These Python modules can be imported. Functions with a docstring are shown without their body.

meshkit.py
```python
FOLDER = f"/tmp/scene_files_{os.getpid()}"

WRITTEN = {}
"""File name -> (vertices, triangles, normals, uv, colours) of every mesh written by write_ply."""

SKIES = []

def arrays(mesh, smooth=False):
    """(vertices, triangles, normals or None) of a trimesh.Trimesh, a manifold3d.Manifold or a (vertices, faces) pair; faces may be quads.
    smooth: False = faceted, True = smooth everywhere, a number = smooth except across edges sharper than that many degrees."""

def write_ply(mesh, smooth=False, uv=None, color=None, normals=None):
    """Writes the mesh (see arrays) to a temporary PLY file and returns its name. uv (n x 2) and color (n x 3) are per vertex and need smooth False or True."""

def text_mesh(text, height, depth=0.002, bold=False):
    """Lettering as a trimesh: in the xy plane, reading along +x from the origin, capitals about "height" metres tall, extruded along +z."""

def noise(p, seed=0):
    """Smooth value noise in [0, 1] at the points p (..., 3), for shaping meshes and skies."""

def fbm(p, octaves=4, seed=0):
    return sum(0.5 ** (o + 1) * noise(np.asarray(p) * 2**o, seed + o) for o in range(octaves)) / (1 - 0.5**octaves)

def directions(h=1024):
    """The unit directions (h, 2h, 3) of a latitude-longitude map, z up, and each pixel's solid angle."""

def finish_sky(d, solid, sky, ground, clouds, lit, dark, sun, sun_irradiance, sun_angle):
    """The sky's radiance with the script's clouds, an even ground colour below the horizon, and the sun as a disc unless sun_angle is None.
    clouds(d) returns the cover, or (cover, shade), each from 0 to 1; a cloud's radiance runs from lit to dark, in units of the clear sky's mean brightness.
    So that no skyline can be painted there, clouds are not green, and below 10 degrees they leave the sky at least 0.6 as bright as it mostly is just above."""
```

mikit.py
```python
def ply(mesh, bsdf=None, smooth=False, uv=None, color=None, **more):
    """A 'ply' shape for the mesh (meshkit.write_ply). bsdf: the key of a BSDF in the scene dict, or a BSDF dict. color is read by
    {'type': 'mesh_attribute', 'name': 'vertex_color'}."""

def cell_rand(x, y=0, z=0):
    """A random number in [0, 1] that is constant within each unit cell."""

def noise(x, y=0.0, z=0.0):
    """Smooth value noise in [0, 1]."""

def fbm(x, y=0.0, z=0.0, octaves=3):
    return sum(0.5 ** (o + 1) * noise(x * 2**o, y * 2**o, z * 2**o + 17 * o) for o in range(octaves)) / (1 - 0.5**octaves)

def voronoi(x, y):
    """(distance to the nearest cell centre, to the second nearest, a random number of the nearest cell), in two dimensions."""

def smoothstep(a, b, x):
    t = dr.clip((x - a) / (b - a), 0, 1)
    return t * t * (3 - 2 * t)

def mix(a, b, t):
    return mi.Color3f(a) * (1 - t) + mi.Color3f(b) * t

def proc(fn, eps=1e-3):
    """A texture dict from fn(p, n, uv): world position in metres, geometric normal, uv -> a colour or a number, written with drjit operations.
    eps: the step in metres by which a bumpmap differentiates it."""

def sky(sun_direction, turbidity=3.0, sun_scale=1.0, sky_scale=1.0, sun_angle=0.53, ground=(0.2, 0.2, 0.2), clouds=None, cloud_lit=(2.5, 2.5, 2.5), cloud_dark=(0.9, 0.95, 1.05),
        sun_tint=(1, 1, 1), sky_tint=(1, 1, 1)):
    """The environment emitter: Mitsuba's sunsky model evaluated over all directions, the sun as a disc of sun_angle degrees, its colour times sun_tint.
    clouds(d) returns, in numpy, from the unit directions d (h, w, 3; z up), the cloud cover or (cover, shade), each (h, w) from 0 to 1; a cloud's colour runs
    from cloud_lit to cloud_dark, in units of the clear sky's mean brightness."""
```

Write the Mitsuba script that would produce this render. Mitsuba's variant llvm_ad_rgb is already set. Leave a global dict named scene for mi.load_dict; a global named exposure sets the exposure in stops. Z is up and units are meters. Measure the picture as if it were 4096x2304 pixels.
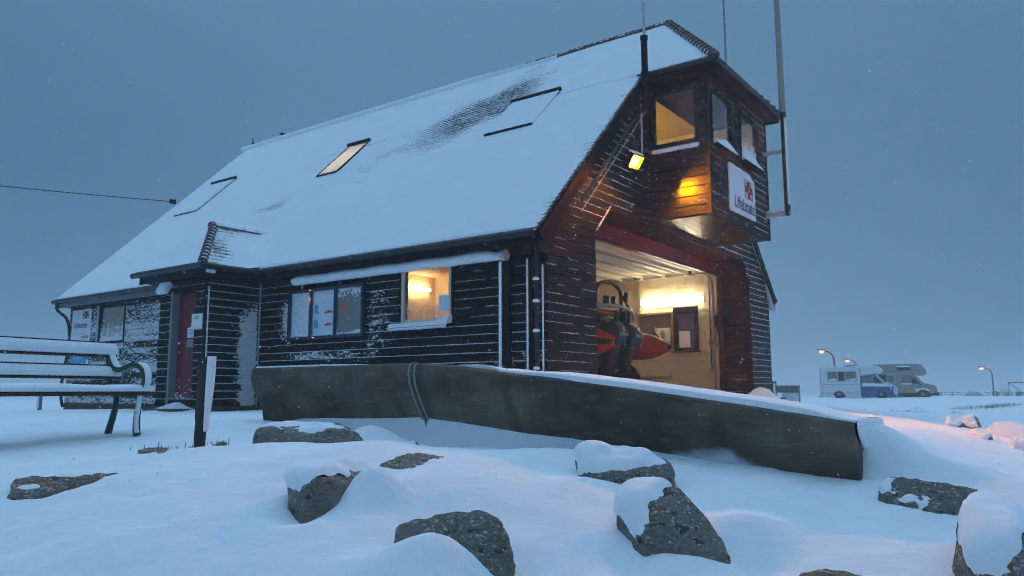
import math, random
import numpy as np, trimesh, drjit as dr, mitsuba as mi
import shapely, manifold3d
from shapely.geometry import Polygon, box as sbox, LineString
from shapely import affinity
from scipy.interpolate import RBFInterpolator
import mikit, meshkit
from mikit import noise, fbm, smoothstep, mix
T = mi.ScalarTransform4f
rng = np.random.default_rng(7)
random.seed(7)
scene, labels = {}, {}

# ------------------------------------------------------------------ camera, sky, exposure
EYE = np.array([-8.683, -5.720, 0.332])
FWD = np.array([0.80311, 0.58126, 0.13092])
UP = np.array([-0.10406, -0.07952, 0.99139])
scene['camera'] = {'type': 'perspective', 'fov': 66.68, 'fov_axis': 'x', 'near_clip': 0.05, 'far_clip': 5000.0,
                   'to_world': T().look_at(origin=EYE.tolist(), target=(EYE + FWD).tolist(), up=UP.tolist()),
                   'medium': {'type': 'ref', 'id': 'air'}}
GLOW = np.array([0.81, 0.58, 0.10]); GLOW /= np.linalg.norm(GLOW)


def overcast(d):
    """An even overcast at dusk: palest low down where the sun has set, and again overhead; a little uneven."""
    az = (d[..., 0] * GLOW[0] + d[..., 1] * GLOW[1]) / (np.hypot(d[..., 0], d[..., 1]) * math.hypot(GLOW[0], GLOW[1]) + 1e-9)
    lobe = np.exp((np.clip(az, -1, 1) - 1) / 0.17) * np.exp(-(np.clip(d[..., 2], 0, 1) / 0.30) ** 1.5)
    n = meshkit.fbm(d * np.array([2.2, 2.2, 4.0]) + 5.0, 4, 3)
    up = np.clip(d[..., 2], 0, 1)
    bright = 0.03 + 0.24 * lobe + 0.90 * up ** 2.8 + 0.05 * (n - 0.5)
    return np.ones(d.shape[:2]), 1 - np.clip(bright, 0, 1)


scene['sky'] = mikit.sky([0.80, 0.58, 0.06], turbidity=3, sun_scale=0.0, sky_scale=1.0, sun_angle=12, ground=(0.75, 0.78, 0.82), clouds=overcast,
                         cloud_lit=(0.60, 1.00, 1.44), cloud_dark=(0.034, 0.122, 0.236))
exposure = 4.96
LAMPS = 2.0 / 2 ** 5.18

# ------------------------------------------------------------------ helpers


def key_for(base):
    if base not in scene and base not in labels:
        return base
    i = 1
    while f'{base}_{i:03d}' in scene or f'{base}_{i:03d}' in labels:
        i += 1
    return f'{base}_{i:03d}'


def tag(key, label=None, cat=None, group=None, kind=None):
    d = labels.setdefault(key, {})
    for k, v in (('label', label), ('category', cat), ('group', group), ('kind', kind)):
        if v:
            d[k] = v
    return key


def thing(name, label, cat, group=None):
    return tag(key_for(name), label, cat, group)


def add(name, mesh, mat, parent=None, smooth=False, **more):
    key = key_for(f'{parent}__{name}' if parent else name)
    scene[key] = mikit.ply(mesh, mat, smooth, **more)
    return key


def group_part(parent, name):
    """The key of a part that has only sub-parts (its own mesh is one of them)."""
    return key_for(f'{parent}__{name}')


def bx(x0, x1, y0, y1, z0, z1):
    m = trimesh.creation.box((abs(x1 - x0), abs(y1 - y0), abs(z1 - z0)))
    m.apply_translation(((x0 + x1) / 2, (y0 + y1) / 2, (z0 + z1) / 2))
    return m


def cbx(x0, x1, y0, y1, z0, z1, c=0.006):
    """A box with chamfered edges."""
    c = min(c, 0.45 * min(abs(x1 - x0), abs(y1 - y0), abs(z1 - z0)))
    h = np.array([abs(x1 - x0), abs(y1 - y0), abs(z1 - z0)]) / 2
    pts = []
    for sx in (-1, 1):
        for sy in (-1, 1):
            for sz in (-1, 1):
                p = h * (sx, sy, sz)
                for k in range(3):
                    q = p.copy()
                    for j in range(3):
                        if j != k:
                            q[j] -= c * (sx, sy, sz)[j]
                    pts.append(q)
    m = trimesh.convex.convex_hull(np.array(pts))
    m.apply_translation(((x0 + x1) / 2, (y0 + y1) / 2, (z0 + z1) / 2))
    return m


def cat(ms):
    return trimesh.util.concatenate([m for m in ms if m is not None])


def tube(pts, r, n=10, cap=True, closed_=False):
    """A round tube along the points; r: one radius or one for each point."""
    P = np.asarray(pts, float)
    R = np.broadcast_to(np.asarray(r, float), (len(P),))
    tan = np.gradient(P, axis=0)
    tan /= np.linalg.norm(tan, axis=1, keepdims=True) + 1e-12
    a = np.cross(tan[0], [0.3, 0.2, 0.93] if abs(tan[0][2]) < 0.9 else [1, 0.1, 0])
    V = []
    ang = np.arange(n) * 2 * np.pi / n
    for p, t, rr in zip(P, tan, R):
        a = a - t * (a @ t)
        a /= np.linalg.norm(a)
        b = np.cross(t, a)
        V.append(p + rr * (np.cos(ang)[:, None] * a + np.sin(ang)[:, None] * b))
    V = np.vstack(V)
    F = []
    for i in range(len(P) - 1):
        for j in range(n):
            k = (j + 1) % n
            F += [[i * n + j, i * n + k, (i + 1) * n + k], [i * n + j, (i + 1) * n + k, (i + 1) * n + j]]
    if cap:
        V = np.vstack([V, P[:1], P[-1:]])
        c0, c1 = len(V) - 2, len(V) - 1
        m = (len(P) - 1) * n
        for j in range(n):
            k = (j + 1) % n
            F += [[c0, k, j], [c1, m + j, m + k]]
    return trimesh.Trimesh(V, F, process=False)


def spline(pts, n=24):
    """A smooth curve through the points."""
    from scipy.interpolate import CubicSpline
    P = np.asarray(pts, float)
    t = np.r_[0, np.cumsum(np.linalg.norm(np.diff(P, axis=0), axis=1))]
    return CubicSpline(t, P)(np.linspace(0, t[-1], n))


def loft(rings, cap=True):
    """A skin over rings of equal point counts."""
    R = np.asarray(rings, float)
    m, n = R.shape[:2]
    V = R.reshape(-1, 3)
    F = []
    for i in range(m - 1):
        for j in range(n):
            k = (j + 1) % n
            F += [[i * n + j, i * n + k, (i + 1) * n + k], [i * n + j, (i + 1) * n + k, (i + 1) * n + j]]
    if cap:
        V = np.vstack([V, R[0].mean(0)[None], R[-1].mean(0)[None]])
        for j in range(n):
            k = (j + 1) % n
            F += [[len(V) - 2, k, j], [len(V) - 1, (m - 1) * n + j, (m - 1) * n + k]]
    me = trimesh.Trimesh(V, F, process=False)
    if me.volume < 0:
        me.invert()
    return me


def extr(poly, d, M):
    """A shapely polygon (or several) extruded by d along +z and placed by the 4 x 4 matrix M."""
    ms = [trimesh.creation.extrude_polygon(g, d, engine='earcut') for g in getattr(poly, 'geoms', [poly]) if g.area > 1e-7]
    m = cat(ms)
    m.apply_transform(M)
    if np.linalg.det(M[:3, :3]) < 0:
        m.invert()
    return m


def frame(o, a, b, c):
    M = np.eye(4)
    M[:3, 0], M[:3, 1], M[:3, 2], M[:3, 3] = a, b, c, o
    return M


def unit_rows(a):
    return a / (np.linalg.norm(a, axis=1, keepdims=True) + 1e-12)


def unit(v):
    v = np.asarray(v, float)
    return v / np.linalg.norm(v)


# ------------------------------------------------------------------ materials
def rgb(*c):
    return {'type': 'rgb', 'value': list(map(float, c))}


def mat(name, c, rough=0.6, spec=0.4, metal=0.0, two=True, **k):
    b = {'type': 'principled', 'base_color': c if isinstance(c, dict) else rgb(*c), 'roughness': rough, 'specular': spec, 'metallic': metal, **k}
    scene[name] = {'type': 'twosided', 'b': b} if two else b


SNOW = (0.86, 0.89, 0.93)


def snow_tex(p, n, uv):
    a = fbm(p.x * 3.0, p.y * 3.0, p.z * 3.0, 3)
    g = noise(p.x * 60.0, p.y * 60.0, p.z * 60.0)
    v = 0.96 + 0.06 * (a - 0.5) + 0.06 * (g - 0.5)
    return mi.Color3f(0.86, 0.89, 0.93) * v


scene['m_snow'] = {'type': 'twosided', 'b': {'type': 'bumpmap', 'arbitrary': mikit.proc(lambda p, n, uv: noise(p.x * 24, p.y * 24, p.z * 24) * 0.7 + noise(p.x * 70, p.y * 70, p.z * 70) * 0.3, 0.006), 'scale': 0.007,
                                                'b': {'type': 'principled', 'base_color': mikit.proc(snow_tex), 'roughness': 0.75, 'specular': 0.3}}}
mat('m_snow_plain', SNOW, 0.8, 0.3)


def plaster(p):
    """How much wind-blown snow sticks to a place on the walls (0 to 1)."""
    clump = fbm(p.x * 22, p.y * 22, p.z * 30, 3)
    wide = fbm(p.x * 1.7 + 3, p.y * 1.7, p.z * 2.6, 2)
    row = noise(p.x * 0.4, p.y * 0.6, dr.floor(p.z / 0.131 + 0.3) * 3.7)
    side = dr.select(p.x < 0.2, 1.0, 0.0)
    rear = smoothstep(7.5, 7.8, p.y) * side
    # band in the inner corner of the porch, on its wall and beside it
    on_porch = smoothstep(6.1, 6.16, p.y) * (1 - smoothstep(6.2, 6.3, p.y))
    corner = 0.9 * smoothstep(-0.66, -0.20, p.x + 0.30 * (wide - 0.5)) * (1 - smoothstep(-0.10, -0.03, p.x)) * on_porch * (1 - smoothstep(1.45, 2.15, p.z))
    mid = side * smoothstep(2.2, 3.6, p.y) * (1 - smoothstep(4.8, 6.1, p.y)) * (1 - smoothstep(0.9, 1.25, p.z))
    byboard = side * smoothstep(5.15, 5.32, p.y) * (1 - smoothstep(5.32, 5.85, p.y)) * smoothstep(0.9, 1.4, p.z) * (1 - smoothstep(1.75, 2.1, p.z))
    betw = side * smoothstep(2.6, 3.1, p.y) * (1 - smoothstep(3.3, 3.5, p.y)) * smoothstep(0.9, 1.2, p.z) * (1 - smoothstep(1.9, 2.1, p.z))
    right = side * (1 - smoothstep(1.2, 2.4, p.y)) * (1 - smoothstep(0.9, 1.25, p.z)) * smoothstep(-0.02, 0.05, p.y)
    front = (1 - smoothstep(-0.9, -0.5, p.y)) * smoothstep(5.5, 6.1, p.x) * smoothstep(3.4, 4.4, p.z)
    b = 0.03 + 0.60 * rear * (0.45 + 1.0 * row) + 1.15 * corner + 0.55 * mid * (0.3 + row) + 0.85 * byboard + 0.42 * betw * (0.5 + row) + 0.34 * right * (0.3 + 1.2 * row) + 0.3 * front
    b = b + 0.25 * (wide - 0.5) * smoothstep(0.1, 0.4, b)
    return smoothstep(0.0, 0.16, b - (0.27 + 1.25 * (clump - 0.30)))


def board_tex(p, n, uv):
    t = cell_tone(p)
    gr = fbm(p.x * 4, p.y * 4, p.z * 95, 3)
    c = mix((0.005, 0.0055, 0.007), (0.017, 0.015, 0.014), gr) * (0.75 + 0.6 * t)
    return mix(c, SNOW, 0.78 * plaster(p))


def cell_tone(p):
    return mikit.cell_rand(p.z / 0.131 + 0.3, p.x * 0.31 + 40, p.y * 0.27 + 40)


def board_rough(p, n, uv):
    return 0.58 + 0.22 * fbm(p.x * 6, p.y * 6, p.z * 60, 2) + 0.4 * plaster(p)


scene['m_board'] = {'type': 'twosided', 'b': {'type': 'principled', 'base_color': mikit.proc(board_tex), 'roughness': mikit.proc(board_rough), 'specular': 0.10}}


def gable_tex(p, n, uv):
    gr = fbm(p.x * 4, p.y * 4, p.z * 95, 3)
    fleck = smoothstep(0.72, 0.80, fbm(p.x * 30, p.y * 30, p.z * 46, 2)) * smoothstep(0.45, 0.7, noise(p.x * 2, p.y * 2, p.z * 2))
    rightside = smoothstep(8.0, 8.2, p.x) * 0.35 + smoothstep(5.5, 6.2, p.x) * (1 - smoothstep(-0.9, -0.6, p.y)) * 0.7
    c = mix((0.006, 0.007, 0.009), (0.019, 0.017, 0.016), gr) * (0.75 + 0.6 * cell_tone(p))
    return mix(c, SNOW, fleck * (0.12 + rightside))


scene['m_gable_board'] = {'type': 'twosided', 'b': {'type': 'principled', 'base_color': mikit.proc(gable_tex), 'roughness': 0.5, 'specular': 0.12}}
scene['m_cabin_board'] = {'type': 'twosided', 'b': {'type': 'principled', 'base_color': mikit.proc(gable_tex), 'roughness': 0.24, 'specular': 0.42}}
mat('m_trim', (0.006, 0.0065, 0.008), 0.5, 0.12)
mat('m_trim_brown', (0.022, 0.013, 0.011), 0.5, 0.25)
mat('m_gutter', (0.020, 0.022, 0.026), 0.35)


def concrete_tex(p, n, uv):
    a = fbm(p.x * 2.2, p.y * 2.2, p.z * 5.0, 4)
    g = noise(p.x * 130, p.y * 130, p.z * 130)
    st = smoothstep(0.45, 0.75, fbm(p.x * 1.1, p.y * 6.0, p.z * 0.9, 3))
    c = mix((0.044, 0.035, 0.028), (0.190, 0.152, 0.116), smoothstep(0.2, 0.8, 0.6 * a + 0.4 * fbm(p.x * 0.8, p.y * 0.7, p.z * 1.4, 2))) * (0.80 + 0.4 * g)
    c = mix(c, mi.Color3f(0.035, 0.036, 0.03), 0.5 * st)
    dust = smoothstep(0.62, 0.78, fbm(p.x * 14, p.y * 9, p.z * 30, 2)) * 0.10
    base = smoothstep(0.0, 0.10, -0.30 - 0.09 * (p.y + 4.6) + 0.02 + 0.30 * smoothstep(-4.4, -3.6, p.y) * (1 - smoothstep(-2.6, -2.2, p.y)) + 0.12 * (fbm(p.x * 9, p.y * 9, p.z * 9, 2) - 0.5) - p.z * 1.0)
    return mix(c, SNOW, dr.maximum(dust * 0.5, base * 0.7))


scene['m_concrete'] = {'type': 'twosided', 'b': {'type': 'bumpmap', 'arbitrary': mikit.proc(lambda p, n, uv: fbm(p.x * 40, p.y * 40, p.z * 40, 3), 0.004), 'scale': 0.012,
                                                    'b': {'type': 'principled', 'base_color': mikit.proc(concrete_tex), 'roughness': 0.85, 'specular': 0.25}}}
mat('m_sealant', (0.27, 0.25, 0.21), 0.8)


def rock_tex(p, n, uv):
    a = fbm(p.x * 5, p.y * 5, p.z * 5, 4)
    sp = noise(p.x * 95, p.y * 95, p.z * 95)
    pit = smoothstep(0.66, 0.74, fbm(p.x * 26, p.y * 26, p.z * 26, 2))
    c = mix((0.10, 0.088, 0.072), (0.25, 0.22, 0.185), a) * (0.62 + 0.7 * sp)
    c = mix(c, mi.Color3f(0.025, 0.022, 0.02), 0.7 * pit)
    lich = smoothstep(0.63, 0.70, fbm(p.x * 8 + 9, p.y * 8, p.z * 8, 3)) * smoothstep(0.4, 0.6, noise(p.x * 45, p.y * 45, p.z * 45))
    c = mix(c, mi.Color3f(0.22, 0.11, 0.015), 0.75 * lich)
    return mix(c, SNOW, 0.35 * smoothstep(0.55, 0.80, fbm(p.x * 70, p.y * 70, p.z * 70, 2)) * smoothstep(0.15, 0.7, n.z + 0.4 * (n.y * 0.81 - n.x * 0.587)))


scene['m_rock'] = {'type': 'twosided', 'b': {'type': 'bumpmap', 'arbitrary': mikit.proc(lambda p, n, uv: fbm(p.x * 30, p.y * 30, p.z * 30, 3), 0.003), 'scale': 0.02,
                                                'b': {'type': 'principled', 'base_color': mikit.proc(rock_tex), 'roughness': 0.85, 'specular': 0.25}}}


def tile_tex(p, n, uv):
    r = mikit.cell_rand(p.y / 0.165 + 200, p.z / 0.07, 3)
    c = mix((0.045, 0.022, 0.018), (0.11, 0.055, 0.042), r)
    d = smoothstep(0.50, 0.72, fbm(p.x * 25, p.y * 25, p.z * 25, 3) + 0.25 * n.z - 0.1)
    return mix(c, SNOW, d)


scene['m_tile'] = {'type': 'twosided', 'b': {'type': 'principled', 'base_color': mikit.proc(tile_tex), 'roughness': 0.7}}


def door_tex(p, n, uv):
    f = smoothstep(0.0, 0.1, fbm(p.x * 18, p.y * 18, p.z * 22, 3) - 0.86 + 0.34 * smoothstep(0.9, 0.0, p.z) + 0.12 * smoothstep(6.9, 7.2, p.y))
    return mix(mi.Color3f(0.17, 0.012, 0.018) * (0.9 + 0.2 * noise(p.x * 9, p.y * 9, p.z * 3)), SNOW, f)


scene['m_red_door'] = {'type': 'twosided', 'b': {'type': 'principled', 'base_color': mikit.proc(door_tex), 'roughness': 0.5}}
mat('m_red_fascia', (0.17, 0.012, 0.020), 0.5)


def cream_tex(p, n, uv):
    a = fbm(p.x * 1.5, p.y * 1.5, p.z * 1.5, 3)
    g = noise(p.x * 60, p.y * 60, p.z * 60)
    return mi.Color3f(0.70, 0.61, 0.42) * (0.82 + 0.25 * a + 0.08 * (g - 0.5))


scene['m_cream'] = {'type': 'twosided', 'b': {'type': 'principled', 'base_color': mikit.proc(cream_tex), 'roughness': 0.65}}
mat('m_cream_paint', (0.70, 0.63, 0.46), 0.45)
mat('m_room', (0.68, 0.52, 0.30), 0.7)
mat('m_room_ceiling', (0.58, 0.38, 0.19), 0.7)
mat('m_ochre', (0.62, 0.51, 0.24), 0.7)
mat('m_floor', (0.20, 0.18, 0.15), 0.6)
mat('m_white', (0.72, 0.74, 0.77), 0.5)
mat('m_paper', (0.80, 0.80, 0.80), 0.7)
mat('m_navy', (0.012, 0.022, 0.10), 0.5)
mat('m_red', (0.38, 0.012, 0.016), 0.5)
mat('m_yellow', (0.65, 0.42, 0.05), 0.5)
mat('m_blue_print', (0.10, 0.33, 0.62), 0.5)
mat('m_pale_blue', (0.66, 0.78, 0.90), 0.5)
mat('m_orange', (0.62, 0.085, 0.015), 0.4)
mat('m_orange_boat', (0.45, 0.052, 0.016), 0.4)
mat('m_rubber', (0.012, 0.012, 0.013), 0.6)
mat('m_black', (0.010, 0.010, 0.011), 0.35)
mat('m_cowl', (0.016, 0.022, 0.040), 0.3, 0.4)
mat('m_engine_leg', (0.030, 0.036, 0.050), 0.35)
mat('m_steel', (0.45, 0.46, 0.48), 0.35, 0.5, 0.9)
mat('m_zinc', (0.30, 0.31, 0.33), 0.5, 0.5, 0.6)
mat('m_grey', (0.22, 0.23, 0.25), 0.5)
mat('m_pale_grey', (0.45, 0.47, 0.50), 0.5)
mat('m_green_iron', (0.006, 0.060, 0.030), 0.35)
mat('m_slat', (0.055, 0.030, 0.022), 0.6)
mat('m_brick', (0.10, 0.055, 0.042), 0.85)
mat('m_pine', (0.36, 0.17, 0.05), 0.5)
mat('m_felt', (0.10, 0.095, 0.075), 0.9)
mat('m_dark_window', (0.020, 0.014, 0.016), 0.4)
mat('m_van_white', (0.70, 0.73, 0.76), 0.4)
mat('m_van_blue', (0.012, 0.085, 0.26), 0.35)
mat('m_van_beige', (0.33, 0.31, 0.26), 0.45)
mat('m_curtain', (0.16, 0.17, 0.15), 0.8)
mat('m_pole_dark', (0.035, 0.030, 0.032), 0.5)
mat('m_olive', (0.30, 0.34, 0.04), 0.6)
mat('m_soffit', (0.022, 0.020, 0.015), 0.26, 0.5)
mat('m_grass', (0.045, 0.040, 0.025), 0.8)


def post_tex(p, n, uv):
    g = fbm(p.x * 30, p.y * 30, p.z * 3, 3)
    return mix((0.020, 0.014, 0.013), (0.075, 0.05, 0.042), g)


scene['m_post'] = {'type': 'twosided', 'b': {'type': 'principled', 'base_color': mikit.proc(post_tex), 'roughness': 0.8}}
scene['m_glass'] = {'type': 'thindielectric', 'int_ior': 1.5}
scene['m_frost'] = {'type': 'principledthin', 'base_color': rgb(0.80, 0.80, 0.78), 'roughness': 0.7, 'diff_trans': 1.0, 'spec_trans': 0.0}
scene['m_flake'] = {'type': 'twosided', 'b': {'type': 'diffuse', 'reflectance': rgb(0.9, 0.92, 0.95)}}


def light(*c):
    return {'type': 'area', 'radiance': rgb(*(v * LAMPS for v in c))}


mat('m_lamp', (0.8, 0.8, 0.8), 0.5, two=False)

# ------------------------------------------------------------------ the ground
A_PTS = np.array([(-1.2, 6.0, 0.0), (-2.5, 3.5, 0.01), (0, 14, 0.0), (-4.9, 1.3, -0.05), (-5.6, 2.4, -0.04), (-4.4, 0.92, -0.06), (-4.05, 0.18, -0.12), (-4.0, -0.8, -0.10), (-5.75, -0.5, -0.13), (-6.5, -1.1, -0.20),
                  (-4.9, -2.3, -0.135), (-5.9, -2.55, -0.27), (-5.6, -2.5, -0.27), (-3.97, -3.5, -0.24), (-4.2, -3.3, -0.24), (-5.1, -3.95, -0.39), (-4.9, -4.3, -0.46), (-3.7, -5.0, -0.33), (-3.35, -5.45, -0.30), (-4.95, -5.4, -0.46),
                  (-5.72, -3.66, -0.54), (-6.3, -3.2, -0.40), (-7.25, -2.14, -0.40), (-3.77, -5.5, -0.40), (-3.45, -0.98, -0.17), (-3.45, -3.34, -0.19), (-3.45, -4.5, -0.27), (-3.4, 1.36, 0.0), (-8.7, -5.7, -0.85), (-9.5, -3, -0.75),
                  (-8, 0, -0.30), (-8, 4, -0.12), (-5.5, -5.6, -0.60), (-6.5, -5.5, -0.72), (-2.2, -5.13, -0.15), (-1.5, -5.3, -0.25), (-1.0, -4.8, -0.13), (-1.5, -6.5, -0.7), (1.0, -6.5, -0.7), (-5.0, 6, 0), (-4, 10, 0), (2, 9, 0.0), (5, -4.3, -0.24)])
S_PTS = np.array([(-3.15, 1.0, 0.06), (-3.15, -0.30, 0.36), (-3.15, -0.90, 0.55), (-3.15, -1.78, 0.49), (-3.15, -3.03, 0.34), (-3.15, -3.93, 0.22), (-3.15, -4.5, 0.125), (6.5, -0.55, 0.10), (5.5, -1.335, 0.042), (4.0, -2.641, 0.014), (2.5, -3.962, -0.123),
                  (1.0, -5.198, -0.301), (-3.05, -4.66, 0.045), (-3.08, -4.82, -0.07), (-3.05, -5.0, -0.11), (-2.85, -5.25, -0.17), (-1.0, -4.80, -0.13), (-1.5, -5.307, -0.25), (-2.2, -5.132, -0.14), (0.5, 0.2, 0.14), (4.5, 0.3, 0.10), (8, 0.5, 0.08), (4.5, 3, 0.08), (0, -1.0, 0.24), (-1.5, -1.5, 0.36), (-1.5, -3.6, 0.14), (0.4, -4.7, -0.13),
                  (1.2, -2.6, 0.10), (0, -3.8, 0.00), (9.5, -1.5, -0.05), (8.5, -3.0, -0.25), (5.0, -4.3, -0.26), (3.5, -5.0, -0.30), (2.0, -4.85, -0.24), (7.0, -2.2, -0.14), (10, 2, 0.0), (1.0, -6.5, -0.6), (5, -6.5, -0.6), (10, -6, -0.5), (11, 8, -0.05), (2, 9, 0), (-1.5, 3, 0.1)])
RA = RBFInterpolator(A_PTS[:, :2], A_PTS[:, 2], kernel='thin_plate_spline', smoothing=0.0005)
RS = RBFInterpolator(S_PTS[:, :2], S_PTS[:, 2], kernel='thin_plate_spline', smoothing=0.0005)


def sstep(a, b, x):
    t = np.clip((x - a) / (b - a), 0, 1)
    return t * t * (3 - 2 * t)


MOUNDS = [  # x, y, radius along x, radius along y, height: drifts and scoops
    (6.42, -0.74, 0.46, 0.30, 0.29), (6.0, -1.1, 0.6, 0.3, 0.04), (-3.62, 0.45, 0.20, 0.60, 0.07), (-3.62, -0.50, 0.26, 0.30, 0.16), (-6.08, -2.50, 0.16, 0.14, -0.05), (-5.62, -2.56, 0.17, 0.13, 0.17), (-5.40, -2.45, 0.25, 0.16, 0.06), (-5.2, -2.75, 0.4, 0.3, 0.06),
    (-5.30, -3.95, 0.14, 0.2, -0.07), (-4.95, -4.45, 0.24, 0.16, -0.05), (-4.60, -4.25, 0.26, 0.2, 0.10), (-4.15, -3.62, 0.3, 0.16, -0.05), (-4.5, -3.2, 0.25, 0.2, 0.04), (-3.66, -2.75, 0.3, 0.5, 0.05), (-5.45, -3.35, 0.2, 0.25, 0.03),
    (-6.24, -3.40, 0.30, 0.22, 0.11), (-5.99, -3.40, 0.24, 0.15, 0.125), (-3.55, -5.2, 0.35, 0.15, -0.05), (-6.75, -1.25, 0.5, 0.2, -0.015), (-5.65, -0.45, 0.3, 0.2, 0.03), (-5.0, -0.5, 0.5, 0.2, 0.03), (-0.95, 6.85, 0.3, 0.4, 0.16), (-1.2, 7.05, 0.25, 0.3, 0.05),
    (-4.4, -1.4, 0.6, 0.25, 0.04), (-6.9, -2.2, 0.5, 0.3, 0.04), (-4.5, 3.4, 0.8, 1.4, 0.03), (-4.0, -5.0, 0.3, 0.2, -0.03), (-2.95, -4.62, 0.22, 0.20, 0.05)]


def ground(x, y):
    x, y = np.broadcast_arrays(np.asarray(x, float), np.asarray(y, float))
    sh = x.shape
    q = np.stack([x.ravel(), y.ravel()], 1)
    near = np.hypot(q[:, 0] + 2, q[:, 1] + 1) < 30
    r = np.hypot(q[:, 0] + 2, q[:, 1] + 1)
    far = -0.26 + 0.10 * (meshkit.noise(np.c_[q / 9.0, q[:, :1] * 0], 5) - 0.5) + 0.05 * (meshkit.noise(np.c_[q / 2.3, q[:, :1] * 0], 6) - 0.5)
    far = far - 0.9 * sstep(-9, -20, q[:, 1]) - 0.75 * sstep(68, 120, r) - 1.6 * sstep(120, 320, r)
    z = far.copy()
    a, s = RA(q[near]), RS(q[near])
    xx, yy = q[near, 0], q[near, 1]
    past = np.clip(-4.60 - yy, 0, None)
    t = xx + 3.24 - 0.10 * past
    w = sstep(0.0, 0.05 + 0.55 * past, t) * (1 - sstep(0.9, 1.5, yy))
    base = a * (1 - w) + s * w
    for mx, my, rx, ry, h in MOUNDS:
        base = base + h * np.exp(-((xx - mx) / rx) ** 2 - ((yy - my) / ry) ** 2)
    dn = np.stack([xx * 1.1 + yy * 0.5, yy * 1.6 - xx * 0.4, 0 * xx], 1)
    base = base + 0.045 * (meshkit.fbm(dn, 3, 11) - 0.5) + 0.012 * (meshkit.noise(dn * 5, 12) - 0.5) + 0.006 * (meshkit.noise(dn * 13, 13) - 0.5)
    inside = (xx > 0.3) & (xx < 9.1) & (yy > 0.7) & (yy < 13.2)
    base = np.where(inside, -0.25, base)
    b = sstep(11, 19, r[near])
    z[near] = base * (1 - b) + far[near] * b
    return z.reshape(sh)


def gz(x, y):
    return float(ground(np.array([x]), np.array([y]))[0])


def axis(lo, hi, fine0, fine1, d, big):
    mid = np.arange(fine0, fine1, d)
    out, s, x = [], d, fine1
    while x < hi:
        out.append(x)
        s *= 1.22
        x += min(s, big)
    left, s, x = [], d, fine0 - d
    while x > lo:
        left.append(x)
        s *= 1.22
        x -= min(s, big)
    return np.r_[lo, left[::-1], mid, out, hi]


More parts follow.
